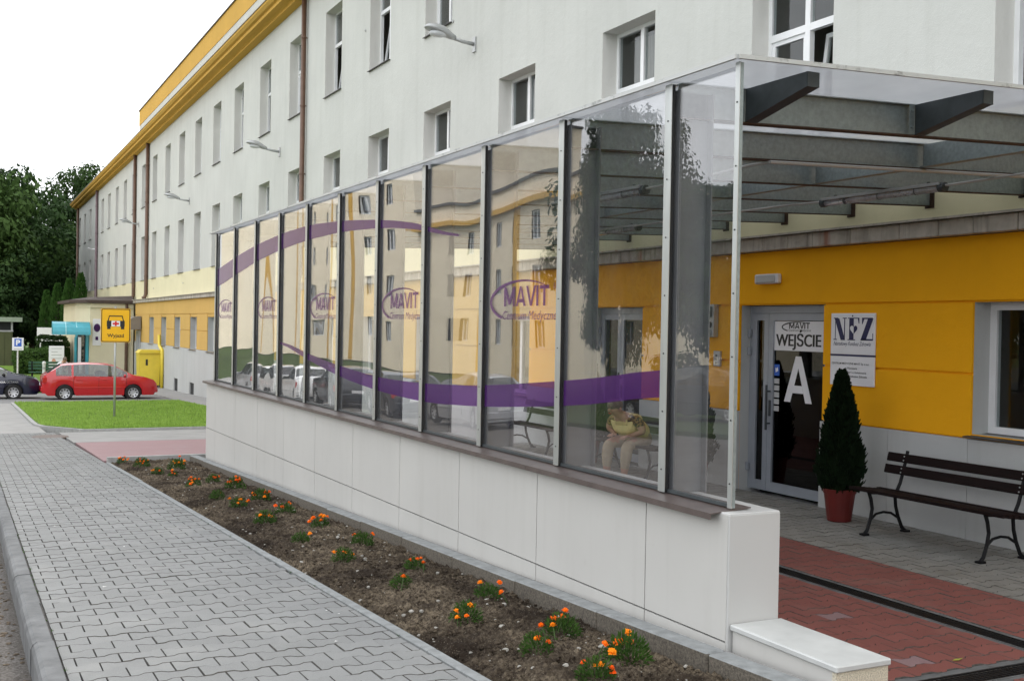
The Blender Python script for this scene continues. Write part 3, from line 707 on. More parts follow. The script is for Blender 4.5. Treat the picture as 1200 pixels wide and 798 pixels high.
def arc_swish(parent, yc, zc, w, h, mat, X, thick):
    """open ellipse of the logo: thick on the left, thinning to the tip at upper right"""
    m = MB(); n = 26
    for i in range(n+1):
        u = i/n; a = R(232)-R(196)*u; t_ = thick*(.35+1.0*math.sin(min(1, u*1.35+.12)*math.pi*.75))*(1-u)**.7+.002
        lx, ly = math.cos(a)*w/2, math.sin(a)*h/2
        m.v += [(X, yc-lx, zc+ly), (X, yc-lx*(1-t_/w*2.0), zc+ly*(1-t_/h*2.0))]
    for i in range(n): m.f.append((2*i, 2*i+1, 2*i+3, 2*i+2))
    m.m = [0]*n; return m.build('logo_arc', mat, parent)
for k in range(len(ALLY)-1):
    a, b = ALLY[k], ALLY[k+1]
    p = MB(); p.box(GX-.003, GX+.003, a+.012, b-.012, GZ0-.01, GZ1); pane = p.build('pane', M['pane'], gs)
    if k >= 1:
        swoosh(low, a+.045, b-.045, pane); swoosh(high, a+.045, b-.045, pane)
    if k in (2, 4, 6, 8, 10):
        yy = b-.335
        put_text('mavit', pane, (GX-.0068, yy, 2.145), FACE_STREET, 'logo_word'); put_text('centrum', pane, (GX-.0068, yy+.02, 2.035), FACE_STREET, 'logo_subtitle')
        put_text('reg', pane, (GX-.0068, yy-.72, 2.25), FACE_STREET, 'logo_mark')
        arc_swish(pane, yy-.26, 2.175, .98, .30, M['purple'], GX-.0066, .028)
for k, y in enumerate(ALLY):
    near = k == 0; w = .034 if near else .062
    m = MB()
    m.box(GX-.032, GX-.028, y-w/2, y+w/2, GZ0-.02, GZ1+.01)
    post = m.build('post', M['alu'], gs)
    m = MB(); m.box(GX-.0278, GX-.006, y-w/2+.004, y+w/2-.004, GZ0-.018, GZ1+.008); m.build('gasket', M['gasket'] if not near else M['galv'], post)
    m = MB(); zz = GZ0+.1
    while zz < GZ1: m.lathe([(.001, -.003), (.0045, -.003), (.005, 0), (.001, 0)], (GX-.0323, y, zz), 6, axis='x'); zz += .31
    stuff(m.build('screws', M['screw'], post, fix=True))
    if not near:                                           # steel column behind each post
        m = MB(); m.box(GX+.010, GX+.018, y-.05, y+.05, WT+.006, GZ1-.02); m.box(GX+.222, GX+.23, y-.05, y+.05, WT+.006, GZ1-.02); m.box(GX+.018, GX+.222, y-.004, y+.004, WT+.006, GZ1-.02)
        m.build('column', M['column'], gs)
        m = MB(); m.box(GX-.01+.012, GX+.218, y-.09, y+.09, WT+.0045, WT+.0055); 
m = MB(); m.box(GX-.012, GX+.012, WY0+.09, WY1-.1, WT+.016, GZ0-.004); m.build('bottom_rail', M['brackets'], gs)

# ------------------------------------------------------------------ canopy
CX0, CY0, CY1 = 3.335, 4.33, 16.95
UWX, GWX = 9.05, 8.91                                       # upper wall, ground-floor wall
def rz(x): return 3.318 + .037*(x-CX0)                      # underside of the roof sheet
cn = thing('canopy', 'flat canopy of milky roof sheets on galvanised beams over the entrance', 'canopy', (6.1, 10.6, 3.3))
def sloped(m, x0, x1, y0, y1, d0, d1):
    m.hexa([(x0, y0, rz(x0)+d0), (x1, y0, rz(x1)+d0), (x1, y1, rz(x1)+d0), (x0, y1, rz(x0)+d0), (x0, y0, rz(x0)+d1), (x1, y0, rz(x1)+d1), (x1, y1, rz(x1)+d1), (x0, y1, rz(x0)+d1)])
BY = PY
for y in BY:
    m = MB(); sloped(m, GX+.03, UWX-.012, y-.004, y+.004, -.182, -.006)
    bo = m.build('beam', M['galv'], cn)
    m = MB(); sloped(m, GX+.03, UWX-.012, y-.035, y+.035, -.190, -.183); m.build('bottom_flange', M['rustflange'], bo)
    m = MB(); sloped(m, GX+.03, UWX-.012, y-.035, y+.035, -.0055, -.0008); m.build('top_flange', M['galv'], bo)
    m = MB(); m.box(UWX-.011, UWX-.001, y-.06, y+.06, rz(UWX)-.21, rz(UWX)+.02); m.build('wall_plate', M['rustflange'], bo)
edges = [CY0] + BY + [CY1]
for a, b in zip(edges[:-1], edges[1:]):
    m = MB(); sloped(m, CX0+.006, UWX-.02, a+.004, b-.004, 0, .012); m.build('roof_sheet', M['roofsheet'], cn)
    for xr in (6.45,):                                     # deep purlin between the beams
        if a > CY0+.1 and b < CY1-.1:
            m = MB(); m.hexa([(xr-.003, a+.037, rz(xr)-.176), (xr+.003, a+.037, rz(xr)-.176), (xr+.003, b-.037, rz(xr)-.176), (xr-.003, b-.037, rz(xr)-.176),
                              (xr-.003, a+.037, rz(xr)-.01), (xr+.003, a+.037, rz(xr)-.01), (xr+.003, b-.037, rz(xr)-.01), (xr-.003, b-.037, rz(xr)-.01)])
            m.box(xr-.035, xr+.035, a+.037, b-.037, rz(xr)-.1815, rz(xr)-.1765)
            m.build('purlin', M['galv'], cn)
            m = MB(); m.box(xr-.05, xr-.005, a+.006, a+.034, rz(xr)-.17, rz(xr)-.02); m.build('cleat', M['brackets'], cn)
for xb in (3.86, 5.13, 6.45, 7.75):                         # tapered brackets carrying the near overhang
    m = MB(); y0, y1 = CY0+.10, PY[0]-.037
    for (u0, u1) in ((xb-.004, xb+.004),):
        m.hexa([(u0, y0, rz(xb)-.075), (u1, y0, rz(xb)-.075), (u1, y1, rz(xb)-.18), (u0, y1, rz(xb)-.18), (u0, y0, rz(xb)-.004), (u1, y0, rz(xb)-.004), (u1, y1, rz(xb)-.004), (u0, y1, rz(xb)-.004)])
    m.hexa([(xb-.004, y0, rz(xb)-.080), (xb+.075, y0, rz(xb)-.080), (xb+.075, y1, rz(xb)-.185), (xb-.004, y1, rz(xb)-.185), (xb-.004, y0, rz(xb)-.0752), (xb+.075, y0, rz(xb)-.0752), (xb+.075, y1, rz(xb)-.1802), (xb-.004, y1, rz(xb)-.1802)])
    m.box(xb-.002, xb+.075, y0-.006, y0-.0005, rz(xb)-.08, rz(xb)-.004)
    br = m.build('bracket', M['brackets'], cn)
    m = MB()
    for zz in (-.04, -.14): m.lathe([(.001, -.012), (.009, -.012), (.009, 0), (.001, 0)], (xb-.03, PY[0]-.0365, rz(xb)+zz), 6, axis='y')
    m.box(xb-.05, xb-.008, PY[0]-.0362, PY[0]-.0352, rz(xb)-.17, rz(xb)-.01); stuff(m.build('bolts', M['galv'], br))
def fascia(name, x0, x1, y0, y1):
    m = MB(); sloped(m, x0, x1, y0, y1, -.005, .017); m.build(name, M['trim'], cn)
fascia('front_trim', CX0-.012, CX0+.005, CY0, CY1); fascia('near_trim', CX0+.0055, UWX-.03, CY0-.012, CY0+.003); fascia('far_trim', CX0+.0055, UWX-.03, CY1, CY1+.012)
# fluorescent lights on the underside, each a fitting with a clear cover, and the cable runs
def tube_light(x, y0, y1, label):
    z = rz(x)-.25; t = thing('canopy_light', label, 'light fitting', (x, y0, z), 'tube lights under the canopy')
    m = MB(); m.box(x-.045, x+.045, y0, y1, z+.02, z+.045); m.build('tray', M['lampgrey'], t)
    m = MB(); m.tube([(x, y0+.03, z), (x, y1-.03, z)], .034, 10); c = m.build('cover', M['tubecover'], t, smooth=True)
    m = MB(); m.tube([(x, y0+.06, z), (x, y1-.06, z)], .013, 8); m.build('tube', M['whiteplate'], c, smooth=True)
    for e in (y0, y1):
        m = MB(); m.lathe([(.001, -.03), (.04, -.03), (.042, 0), (.04, .03), (.001, .03)], (x, e, z+.003), 10, axis='y')
        m.build('end_cap', M['brackets'], t, fix=True)
    m = MB()
    for e in (.2, .5, .8): m.tube([(x, y0+(y1-y0)*e-.004, z), (x, y0+(y1-y0)*e+.004, z)], .0365, 10)
    stuff(m.build('clips', M['brackets'], t))
    m = MB()
    for e in (y0+.15, y1-.15): m.box(x-.01, x+.01, e-.01, e+.01, z+.045, z+.062)
    stuff(m.build('hanger', M['brackets'], t))
tube_light(7.22, 6.62, 8.02, 'clear tube light under the canopy between the corner post and the right edge')
tube_light(4.95, 7.6, 9.1, 'clear tube light under the canopy seen through the third glass pane')
tube_light(7.22, 11.2, 12.6, 'clear tube light under the canopy farthest back near the wall cornice')
cb = MB(); pts = [(7.22, 3.9+.0, rz(7.22)-.235)]
cb.tube([(7.22, 4.3, rz(7.22)-.20), (7.22, 4.96, rz(7.22)-.205), (7.22, 5.8, rz(7.22)-.225), (7.22, 6.6, rz(7.22)-.235)], .010, 6)
cb.tube([(7.22, 8.04, rz(7.22)-.235), (7.21, 8.5, rz(7.22)-.225), (7.18, 9.2, rz(7.2)-.225), (7.1, 9.9, rz(7.2)-.245), (7.1, 11.15, rz(7.2)-.24)], .010, 6)
cb.tube([(5.0, 6.105, rz(5)-.205), (6.2, 6.105, rz(6.2)-.205), (7.4, 6.105, rz(7.4)-.205), (8.95, 6.105, rz(8.9)-.205)], .013, 6)
cb.tube([(5.0, 6.105, rz(5)-.205), (4.96, 6.3, rz(5)-.21), (4.95, 6.9, rz(5)-.24), (4.95, 7.58, rz(5)-.24)], .010, 6)
tag(cb.build('cable_run', simple('cable_grey', (.45, .45, .44), .5), loc=(7.2, 6.1, 3.2)), 'pale grey cable clipped below the canopy beams between the tube lights', 'cable')

# ------------------------------------------------------------------ the long building
BLD0, BLD1, BX1 = -9.0, 103.6, 22.0
bld = thing('long_building', 'long white three-storey clinic building with ochre ground floor and yellow eaves', 'building', (9.05, 47, -1.4))
WE = [3.86, 7.57, 11.27, 14.94, 18.67, 22.40, 26.05, 29.78, 33.5, 37.26, 41.15, 44.95, 48.77, 52.66, 56.5, 60.5, 64.4, 68.3, 72.1, 76.1, 80.3, 84.2, 92.5, 96.7, 101.0]
WE = [-7.4, -3.6, .1] + [w*1.016 for w in WE]
WW = 1.49
ROW2, ROW3 = (4.24, 6.68), (8.30, 10.68)
def facade(openings, x, depth, y0, y1, z0, z1):
    """wall sheet at x facing -X with openings (ya, yb, za, zb); returns the sheet and the reveals"""
    ys = sorted(set([y0, y1] + [v for o in openings for v in o[:2]])); zs = sorted(set([z0, z1] + [v for o in openings for v in o[2:4]]))
    ys = [v for v in ys if y0 <= v <= y1]; zs = [v for v in zs if z0 <= v <= z1]
    w, rv = MB(), MB()
    for a, b in zip(ys[:-1], ys[1:]):
        for c, d in zip(zs[:-1], zs[1:]):
            my, mz = (a+b)/2, (c+d)/2
            if not any(o[0] < my < o[1] and o[2] < mz < o[3] for o in openings):
                w.quad((x, a, c), (x, a, d), (x, b, d), (x, b, c))
    for a, b, c, d in openings:
        X = x+depth
        rv.quad((x, a, c), (X, a, c), (X, a, d), (x, a, d)); rv.quad((x, b, c), (x, b, d), (X, b, d), (X, b, c))
        rv.quad((x, a, d), (X, a, d), (X, b, d), (x, b, d)); rv.quad((x, a, c), (x, b, c), (X, b, c), (X, a, c))
    return w, rv
def reveal_mesh(w, h, d, mat):
    q = MB()
    q.quad((0, 0, 0), (d, 0, 0), (d, 0, h), (0, 0, h)); q.quad((0, w, 0), (0, w, h), (d, w, h), (d, w, 0))
    q.quad((0, 0, h), (d, 0, h), (d, w, h), (0, w, h)); q.quad((0, 0, 0), (0, w, 0), (d, w, 0), (d, 0, 0))
    bm = bmesh.new(); me = q.mesh('reveal', mat); bm.from_mesh(me); bmesh.ops.remove_doubles(bm, verts=bm.verts, dist=1e-5); bm.to_mesh(me); bm.free(); return me
RD = .33
ops = [(w-WW, w, *ROW2) for w in WE] + [(w-WW, w, *ROW3) for w in WE]
w_, rv = facade(ops, UWX, RD, BLD0, BLD1, 4.235, 11.62)
w_.build('upper_wall', M['white'], bld)
m = MB(); m.quad((UWX, BLD0, 3.0), (UWX, BLD0, 4.235), (UWX, BLD1, 4.235), (UWX, BLD1, 3.0)); m.build('pale_band', M['pale'], bld)
m = MB()
m.quad((UWX, BLD1, -2), (UWX, BLD1, 12), (BX1, BLD1, 12), (BX1, BLD1, -2)); m.quad((UWX, BLD0, -2), (BX1, BLD0, -2), (BX1, BLD0, 12), (UWX, BLD0, 12))
m.quad((BX1, BLD0, -2), (BX1, BLD1, -2), (BX1, BLD1, 12), (BX1, BLD0, 12)); m.build('end_walls', M['white'], bld)
for z in (3.25, 7.45):
    m = MB(); m.box(UWX+RD+.12, BX1-.1, BLD0+.1, BLD1-.1, z, z+.25); m.build('floor_slab', M['room'], bld)
m = MB(); m.box(UWX+4.8, UWX+4.95, BLD0+.1, BLD1-.1, -1.3, 11.9); m.build('inner_wall', M['room'], bld)
for i, w in enumerate(WE):
    m = MB(); m.box(UWX+RD+.14, UWX+4.7, w+.9, w+1.05, 3.0, 11.9); m.build('partition', M['room'], bld)
m = MB(); m.box(UWX+.02, BX1, BLD0, BLD1, 12.0, 12.2); m.build('roof', M['roofsheet2'], bld)
# eaves
ep = [(UWX-.004, 11.56), (8.80, 11.585), (8.80, 11.66), (8.74, 11.70), (8.55, 11.72), (8.55, 11.83), (8.47, 11.86), (8.40, 11.95), (8.40, 12.02), (UWX-.004, 12.05)]
m = MB(); m.prism(ep, 'y', BLD0, BLD1+.35); m.build('eaves_cornice', M['eave'], bld, fix=True)
m = MB(); m.box(8.37, 8.52, BLD0, BLD1+.4, 12.024, 12.055); m.build('eaves_gutter', simple('gutter_grey', (.33, .30, .27), .5), bld)
m = MB(); m.box(9.12, 9.5, BLD0, 67.2, 12.2, 13.22); m.build('attic_wall', M['white'], bld)
m = MB(); m.box(9.10, 9.52, BLD0, 67.22, 13.222, 14.05); m.build('attic_band', M['eave'], bld)
m = MB(); m.box(9.05, 9.58, BLD0, 67.28, 14.052, 14.10); m.build('attic_capping', M['wsill'], bld)
# window units
def window_meshes(w, h, tz, open_=False):
    fr = MB(); x0, x1 = .0, .07; t_ = .06
    fr.box(x0, x1, 0, t_, 0, h); fr.box(x0, x1, w-t_, w, 0, h); fr.box(x0, x1, t_, w-t_, 0, t_); fr.box(x0, x1, t_, w-t_, h-t_, h)
    fr.box(x0-.006, x1-.002, w/2-.045, w/2+.045, t_, h-t_); fr.box(x0-.004, x1-.004, t_, w/2-.045, tz-.045, tz+.045); fr.box(x0-.004, x1-.004, w/2+.045, w-t_, tz-.045, tz+.045)
    panes = []
    for (a, b) in ((t_, w/2-.045), (w/2+.045, w-t_)):
        for (c, d) in ((t_, tz-.045), (tz+.045, h-t_)): panes.append((a, b, c, d))
    return fr.mesh('window', M['pvc']), panes
def sash_mesh(w, h):
    s = MB(); t_ = .055
    s.box(.0, .05, 0, t_, 0, h); s.box(0, .05, w-t_, w, 0, h); s.box(0, .05, t_, w-t_, 0, t_); s.box(0, .05, t_, w-t_, h-t_, h); return s.mesh('sash', M['pvc'])
def pane_mesh(w, h): q = MB(); q.box(0, .006, 0, w, 0, h); return q.mesh('pane', M['winglass'])
H2 = ROW2[1]-ROW2[0]; H3 = ROW3[1]-ROW3[0]
for (row, h, tz) in ((ROW2, H2, 1.52), (ROW3, H3, 1.46)):
    fme, panes = window_meshes(WW, h, tz); pme = {}; sme = {}
    silm = MB(); silm.hexa([(-.06, -.02, -.012), (.26, -.02, .012), (.26, WW+.02, .012), (-.06, WW+.02, -.012), (-.06, -.02, -.002), (.26, -.02, .022), (.26, WW+.02, .022), (-.06, WW+.02, -.002)])
    silm = silm.mesh('sill', M['wsill'])
    blm = {0: MB().box(0, .01, .05, WW/2-.12, .06, h-.08).mesh('blind', M['blind']), 1: MB().box(0, .01, .05, WW-.05, h*.45, h-.08).mesh('blind', M['blind']), 2: MB().box(0, .01, WW/2+.1, WW-.05, .06, h-.08).mesh('blind', M['blind'])}
    rme = reveal_mesh(WW, h, RD, M['reveal'])
    for i, w in enumerate(WE):
        X, Y, Z = UWX+RD-.06, w-WW, row[0]
        wo_ = inst('window', fme, bld, (X, Y, Z)); inst('reveal', rme, wo_, (UWX, Y, Z)); inst('sill', silm, wo_, (UWX, Y, Z-.002))
        if w > 75: 
            q = MB(); q.box(X+.03, X+.036, Y+.06, Y+WW-.06, Z+.06, Z+h-.06); q.build('pane', M['winglass'], wo_); continue
        for j, (a, b, c, d) in enumerate(panes):
            tilt = (c < .1) and ((i+j) % 3 != 1)
            key = (round(b-a, 3), round(d-c, 3))
            if key not in pme: pme[key] = pane_mesh(b-a, d-c); sme[key] = sash_mesh(b-a, d-c)
            if c < .1:
                rot = (0, R(7.5) if tilt else 0, 0)
                s_ = inst('sash', sme[key], wo_, (X+(.02 if not tilt else .072), Y+a, Z+c), rot)
                po = bpy.data.objects.new('pane', pme[key]); col.objects.link(po); po.parent = wo_; po.location = (s_.location.x+.022, s_.location.y, s_.location.z); po.rotation_euler = rot
            else: inst('pane', pme[key], wo_, (X+.03, Y+a, Z+c))
        inst('blind', blm[(i*7+int(row[0])) % 3], wo_, (X+.30, Y, Z))
# ground floor: recessed backing, rendered panels in bands, windows and doors
GF = [(-3.0, -1.5, 1.03, 2.33, 'w'), (2.55, 4.03, 1.03, 2.33, 'w'), (6.28, 7.76, 1.03, 2.33, 'w'), (9.86, 11.40, 0, 2.33, 'door'), (13.66, 15.12, 0, 2.33, 'door2')]
far = [18.85, 22.7, 26.5, 30.3, 34.15, 38.0, 41.8, 45.62, 49.45, 53.38, 57.23, 61.11]
GF += [(e-1.6, e, .80, 2.20, 'w') for e in far]
gops = [g[:4] for g in GF]
ZC = 2.985
GY1 = 66.3
wb, rvb = facade([(a, b, max(c, -.05) if c else -.05, d) for a, b, c, d in gops], GWX+.030, .34, BLD0, GY1, -2, ZC)
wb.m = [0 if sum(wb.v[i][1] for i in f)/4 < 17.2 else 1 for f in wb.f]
wb.build('ground_floor_wall', [M['yellow'], M['yellowlit']], bld)
for a, b, c, d in gops:
    inst('reveal', reveal_mesh(b-a, d-(c or -.05), .34, M['plinth']), bld, (GWX+.030, a, c or -.05))
ys = sorted(set([BLD0, GY1] + [v for g in gops for v in g[:2]]))
bands_near = [(1.0, 1.612), (1.638, 2.322), (2.348, ZC)]
for a, b in zip(ys[:-1], ys[1:]):
    my = (a+b)/2; nearp = my < 16.5
    for bi, (c, d) in enumerate(bands_near):
        if bi == 0: c = 1.0 if nearp else .84
        if bi == 2: continue
        op = [g for g in gops if g[0] < my < g[1]]
        if op: continue
        m = MB(); m.box(GWX, GWX+.0295, a, b, c, d); m.build('render_panel', M['yellow' if b < 17.3 else 'yellowlit'], bld)
y = BLD0
while y < GY1:
    b = min(y+8.75, GY1); m = MB(); m.box(GWX, GWX+.0295, y, b, 2.348, ZC); m.build('render_panel', M['yellow' if b < 17.6 else 'yellowlit'], bld); y = b
# plinth panels
for a, b in zip(ys[:-1], ys[1:]):
    my = (a+b)/2; op = [g for g in gops if g[0] < my < g[1]]
    if op and op[0][2] == 0: continue
    top = .985 if my < 16.5 else .825
    if op: top = min(top, op[0][2]-.03)
    n = max(1, round((b-a)/1.3))
    for k in range(n):
        p, q_ = a+(b-a)*k/n, a+(b-a)*(k+1)/n
        if my > 44 and op:                                 # cellar window openings
            c = (p+q_)/2; m = MB(); zb_ = G(c)-.1
            if k == 0:
                m.box(GWX-.03, GWX+.0295, p, q_-.0, -.62, top); m.box(GWX-.03, GWX+.0295, p, p+.3, zb_, -.62); m.box(GWX-.03, GWX+.0295, q_-.3, q_, zb_, -.62)
                m.build('plinth_panel', M['plinth'], bld)
                m = MB(); m.box(GWX+.022, GWX+.0290, p+.3, q_-.3, zb_, -.62); m.build('cellar_window', M['dark'], bld); continue
        m = MB(); m.box(GWX-.03, GWX+.0295, p+.002, q_-.002, min(-.06, G(p)-.15) if my > 16.5 else -.04, top); m.build('plinth_panel', M['plinth'], bld)
# ground-floor windows
def gf_window(a, b, c, d):
    fme, panes = window_meshes(b-a, d-c, (d-c)*.999-.1)
    w = b-a; h = d-c; fr = MB(); t_ = .075; X = GWX+.25
    fr.box(X, X+.07, a, a+t_, c, d); fr.box(X, X+.07, b-t_, b, c, d); fr.box(X, X+.07, a+t_, b-t_, c, c+t_); fr.box(X, X+.07, a+t_, b-t_, d-t_, d); fr.box(X-.004, X+.066, (a+b)/2-.045, (a+b)/2+.045, c+t_, d-t_)
    o = fr.build('window', M['pvc'], bld)
    q = MB(); q.box(X+.03, X+.036, a+t_, (a+b)/2-.045, c+t_, d-t_); q.build('pane', M['winglass'], o)
    q = MB(); q.box(X+.03, X+.036, (a+b)/2+.045, b-t_, c+t_, d-t_); q.build('pane', M['winglass'], o)
    q = MB(); q.hexa([(GWX-.07, a-.03, c-.03), (X, a-.03, c-.004), (X, b+.03, c-.004), (GWX-.07, b+.03, c-.03), (GWX-.07, a-.03, c-.018), (X, a-.03, c+.008), (X, b+.03, c+.008), (GWX-.07, b+.03, c-.018)]); q.build('sill', M['wsill'], o)
for a, b, c, d, k in GF:
    if k == 'w': gf_window(a, b, c, d)
# cornice stones with a tiled flashing above the ground floor
rs = random.Random(2); y = BLD0
while y < GY1+.3:
    L_ = rs.uniform(.42, .75) if 3 < y < 24 else 2.4
    b = min(y+L_, GY1+.3); m = MB(); dx = rs.uniform(-.006, .006)
    m.cbox(GWX-.11+dx, UWX-.002, y+.003, b-.003, 2.992, 3.155, .008); m.build('cornice_stone', M['stone'], bld)
    y = b
y = BLD0
while y < GY1+.3:
    b = min(y+(.98 if 3 < y < 24 else 3), GY1+.3); m = MB()
    m.hexa([(GWX-.17, y+.002, 3.157), (UWX-.003, y+.002, 3.19), (UWX-.003, b-.002, 3.19), (GWX-.17, b-.002, 3.157), (GWX-.17, y+.002, 3.180), (UWX-.003, y+.002, 3.213), (UWX-.003, b-.002, 3.213), (GWX-.17, b-.002, 3.180)])
    m.build('flashing_tile', M['stone'], bld); y = b
# far end of the ground floor (behind the small entrance block)
m = MB(); m.box(GWX+.14, UWX-.001, GY1+.3, BLD1, -2, 3.0); m.build('far_ground_floor_wall', M['cream'], bld)
# downpipes
for (yp, zb_, mt) in ((31.6*1.016, 3.2, 'pipe'), (61.9*1.012, 3.2, 'pipe'), (66.7*1.012, 3.2, 'pipe'), (86.6*1.012, -1, 'pipe2'), (102.6, -1, 'pipe')):
    m = MB(); m.tube([(UWX-.11, yp, 11.58), (UWX-.11, yp, zb_+.25), (UWX-.16, yp, zb_+.08), (UWX-.28, yp, zb_)], .10 if yp > 60 else .075, 10); dp = m.build('downpipe', M[mt], bld, smooth=True)
    m = MB()
    for zz in (4.4, 6.4, 8.4, 10.4): m.lathe([(.078, -.02), (.088 if yp < 60 else .115, -.02), (.088 if yp < 60 else .115, .02), (.078, .02)], (UWX-.11, yp, zz), 10); m.box(UWX-.11, UWX, yp-.01, yp+.01, zz-.01, zz+.01)
    stuff(m.build('pipe_clip', M[mt], dp))
# white vents and small marks on the wall
m = MB(); m.tube([(UWX-.02, 88.5, 7.3), (UWX-.35, 88.5, 7.25), (UWX-.6, 88.4, 7.35)], .05, 8); m.build('vent_pipe', M['whiteplate'], bld)
m = MB(); 
for (yy, zz) in ((21.2, 8.3), (40.5, 10.1), (52.0, 3.75), (60.6, 3.7), (68.2, 10.9), (26.8, 9.4)): m.lathe([(.001, -.02), (.035, -.02), (.03, 0), (.001, 0)], (UWX-.001, yy, zz), 8, axis='x')
stuff(m.build('wall_anchor', M['plinth'], bld))
m = MB(); m.tube([(UWX-.02, 43.2, 5.35), (UWX-.05, 43.0, 5.15), (UWX-.04, 42.9, 4.9), (UWX-.05, 43.05, 4.78), (UWX-.04, 43.2, 4.9), (UWX-.05, 43.1, 5.1)], .012, 5); m.build('loose_cable', M['brackets'], bld)

# ------------------------------------------------------------------ entrance doors
def glazed_door(a, b, split, label, name):
    X = GWX+.17; t = thing(name, label, 'door', (X, (a+b)/2, 0)); z1 = 2.325
    m = MB(); m.box(X, X+.07, a, a+.06, .0, z1); m.box(X, X+.07, b-.06, b, .0, z1); m.box(X, X+.07, a+.06, b-.06, z1-.09, z1); m.build('door_frame', M['doorgrey'], t)
    for (p, q_, s) in ((a+.064, split-.003, 0), (split+.003, b-.064, 1)):
        m = MB(); t_ = .085; zt = z1-.095; X2 = X-.012
        m.box(X2, X2+.06, p, p+t_, .012, zt); m.box(X2, X2+.06, q_-t_, q_, .012, zt); m.box(X2, X2+.06, p+t_, q_-t_, .012, .13); m.box(X2, X2+.06, p+t_, q_-t_, zt-t_, zt)
        lf_ = m.build('door_leaf', M['doorgrey'], t)
        m = MB(); m.box(X2+.025, X2+.032, p+t_, q_-t_, .13, zt-t_); m.build('pane', M['doorglass'], lf_)
        if s == 0:
            m = MB(); yy = q_-.045; m.tube([(X2-.06, yy, .78), (X2-.06, yy, 1.34)], .014, 8); m.box(X2-.06, X2, yy-.01, yy+.01, .85, .87); m.box(X2-.06, X2, yy-.01, yy+.01, 1.25, 1.27); m.box(X2-.008, X2-.001, yy-.02, yy+.02, .95, 1.15); m.build('handle', M['brackets'], lf_)
        m = MB()
        for zz in (.28, 1.75, 1.98):
            yy = (a+.03 if s == 0 else b-.03); m.box(X2-.03, X2-.001, yy-.022, yy+.022, zz-.05, zz+.05)
        stuff(m.build('hinge', M['doorgrey'], lf_))
    return t, X-.012
d1, DXF = glazed_door(9.86, 11.40, 11.02, 'grey glazed double door marked with a large white letter A', 'entrance_door')
m = MB(); m.box(DXF+.018, DXF+.023, 10.01, 10.955, 1.775, 2.135); pl = m.build('entrance_notice', M['whiteplate'], d1)
put_text('mavit_s', pl, (DXF+.0165, 10.66, 2.045), FACE_STREET); put_text('centrum_s', pl, (DXF+.0165, 10.67, 2.005), FACE_STREET); put_text('wejscie', pl, (DXF+.0165, 10.895, 1.785), FACE_STREET)
arc_swish(pl, 10.52, 2.065, .56, .13, M['blackprint'], DXF+.0165, .02)
m = MB()
for pts in ([(0, 0), (.115, 0), (.30, .56), (.20, .56)], [(.385, 0), (.50, 0), (.30, .56), (.2505, .42)], [(.152, .112), (.348, .112), (.318, .205), (.183, .205)]):
    m.add([(DXF+.0215-.0003*len(m.f), 10.735-a_, 1.15+b_) for a_, b_ in pts], [tuple(range(4))])
m.build('letter', M['whiteplate'], d1)
m = MB(); m.box(DXF+.021, DXF+.0235, 10.83, 10.925, 1.46, 1.60); st = m.build('blue_sticker', M['blue'], d1)
m = MB(); m.add([(DXF+.020, 10.90, 1.50), (DXF+.020, 10.85, 1.52), (DXF+.020, 10.86, 1.57), (DXF+.020, 10.885, 1.55), (DXF+.020, 10.905, 1.56)], [(0, 1, 2, 3, 4)]); m.build('sticker_mark', M['whiteplate'], st)
for k in range(5):
    m = MB(); m.box(DXF+.021, DXF+.0235, 10.83, 10.925, 1.36-k*.085, 1.425-k*.085); m.build('notice_slip', M['plinth'], d1)
glazed_door(13.66, 15.12, 14.5, 'grey glazed door behind the screen, left of the seated woman', 'side_door')
# sign of the health fund
sg = thing('wall_sign', 'white two-part wall sign with navy letters NFZ beside the entrance door', 'sign', (GWX-.02, 9.375, 1.42))
m = MB(); m.cbox(GWX-.022, GWX-.003, 9.035, 9.715, 1.765, 2.225, .003); m.build('upper_plate', M['whiteplate'], sg)
m = MB(); m.cbox(GWX-.022, GWX-.003, 9.035, 9.715, 1.42, 1.745, .003); m.build('lower_plate', M['whiteplate'], sg)
m = MB(); m.box(GWX-.0235, GWX-.004, 9.036, 9.714, 1.746, 1.764); m.build('navy_stripe', M['navy'], sg)
def glyph(polys, y0, z0, s, mat, parent, name):
    m = MB()
    for pts in polys: m.add([(GWX-.0236, y0-px*s, z0+pz*s) for px, pz in pts], [tuple(range(len(pts)))])
    return m.build(name, mat, parent)
S_ = .25; zb_ = 1.925
glyph([[(-.06, 0), (.16, 0), (.16, .04), (-.06, .04)], [(.03, .04), (.07, .04), (.07, .96), (.03, .96)], [(-.06, .96), (.22, .96), (.22, 1), (-.06, 1)], [(-.01, .965), (.29, .965), (.665, .03), (.665, -.005), (.40, -.005)],
       [(.60, .0), (.66, .0), (.66, .96), (.60, .96)], [(.50, .96), (.76, .96), (.76, 1), (.50, 1)]], 9.655, zb_, S_, M['navy'], sg, 'letter_N')
glyph([[(-.05, 0), (.42, 0), (.42, .04), (-.05, .04)], [(.04, .04), (.32, .04), (.32, .96), (.04, .96)], [(-.05, .96), (.66, .96), (.66, 1), (-.05, 1)], [(.56, .96), (.62, .74), (.66, .74), (.66, .96)], [(.32, .47), (.50, .47), (.50, .52), (.32, .52)]], 9.435, zb_, S_, M['navy'], sg, 'letter_F')
glyph([[(-.02, 0), (.30, 0), (.74, .965), (.42, .965)], [(0, 0), (.74, 0), (.74, .07), (.02, .07)], [(.06, .94), (.70, .94), (.70, 1), (.06, 1)], [(.06, .94), (.06, .72), (.10, .72), (.20, .94)], [(.70, .07), (.74, .07), (.74, .32), (.70, .32)]], 9.245, zb_, S_, M['navy'], sg, 'letter_Z')
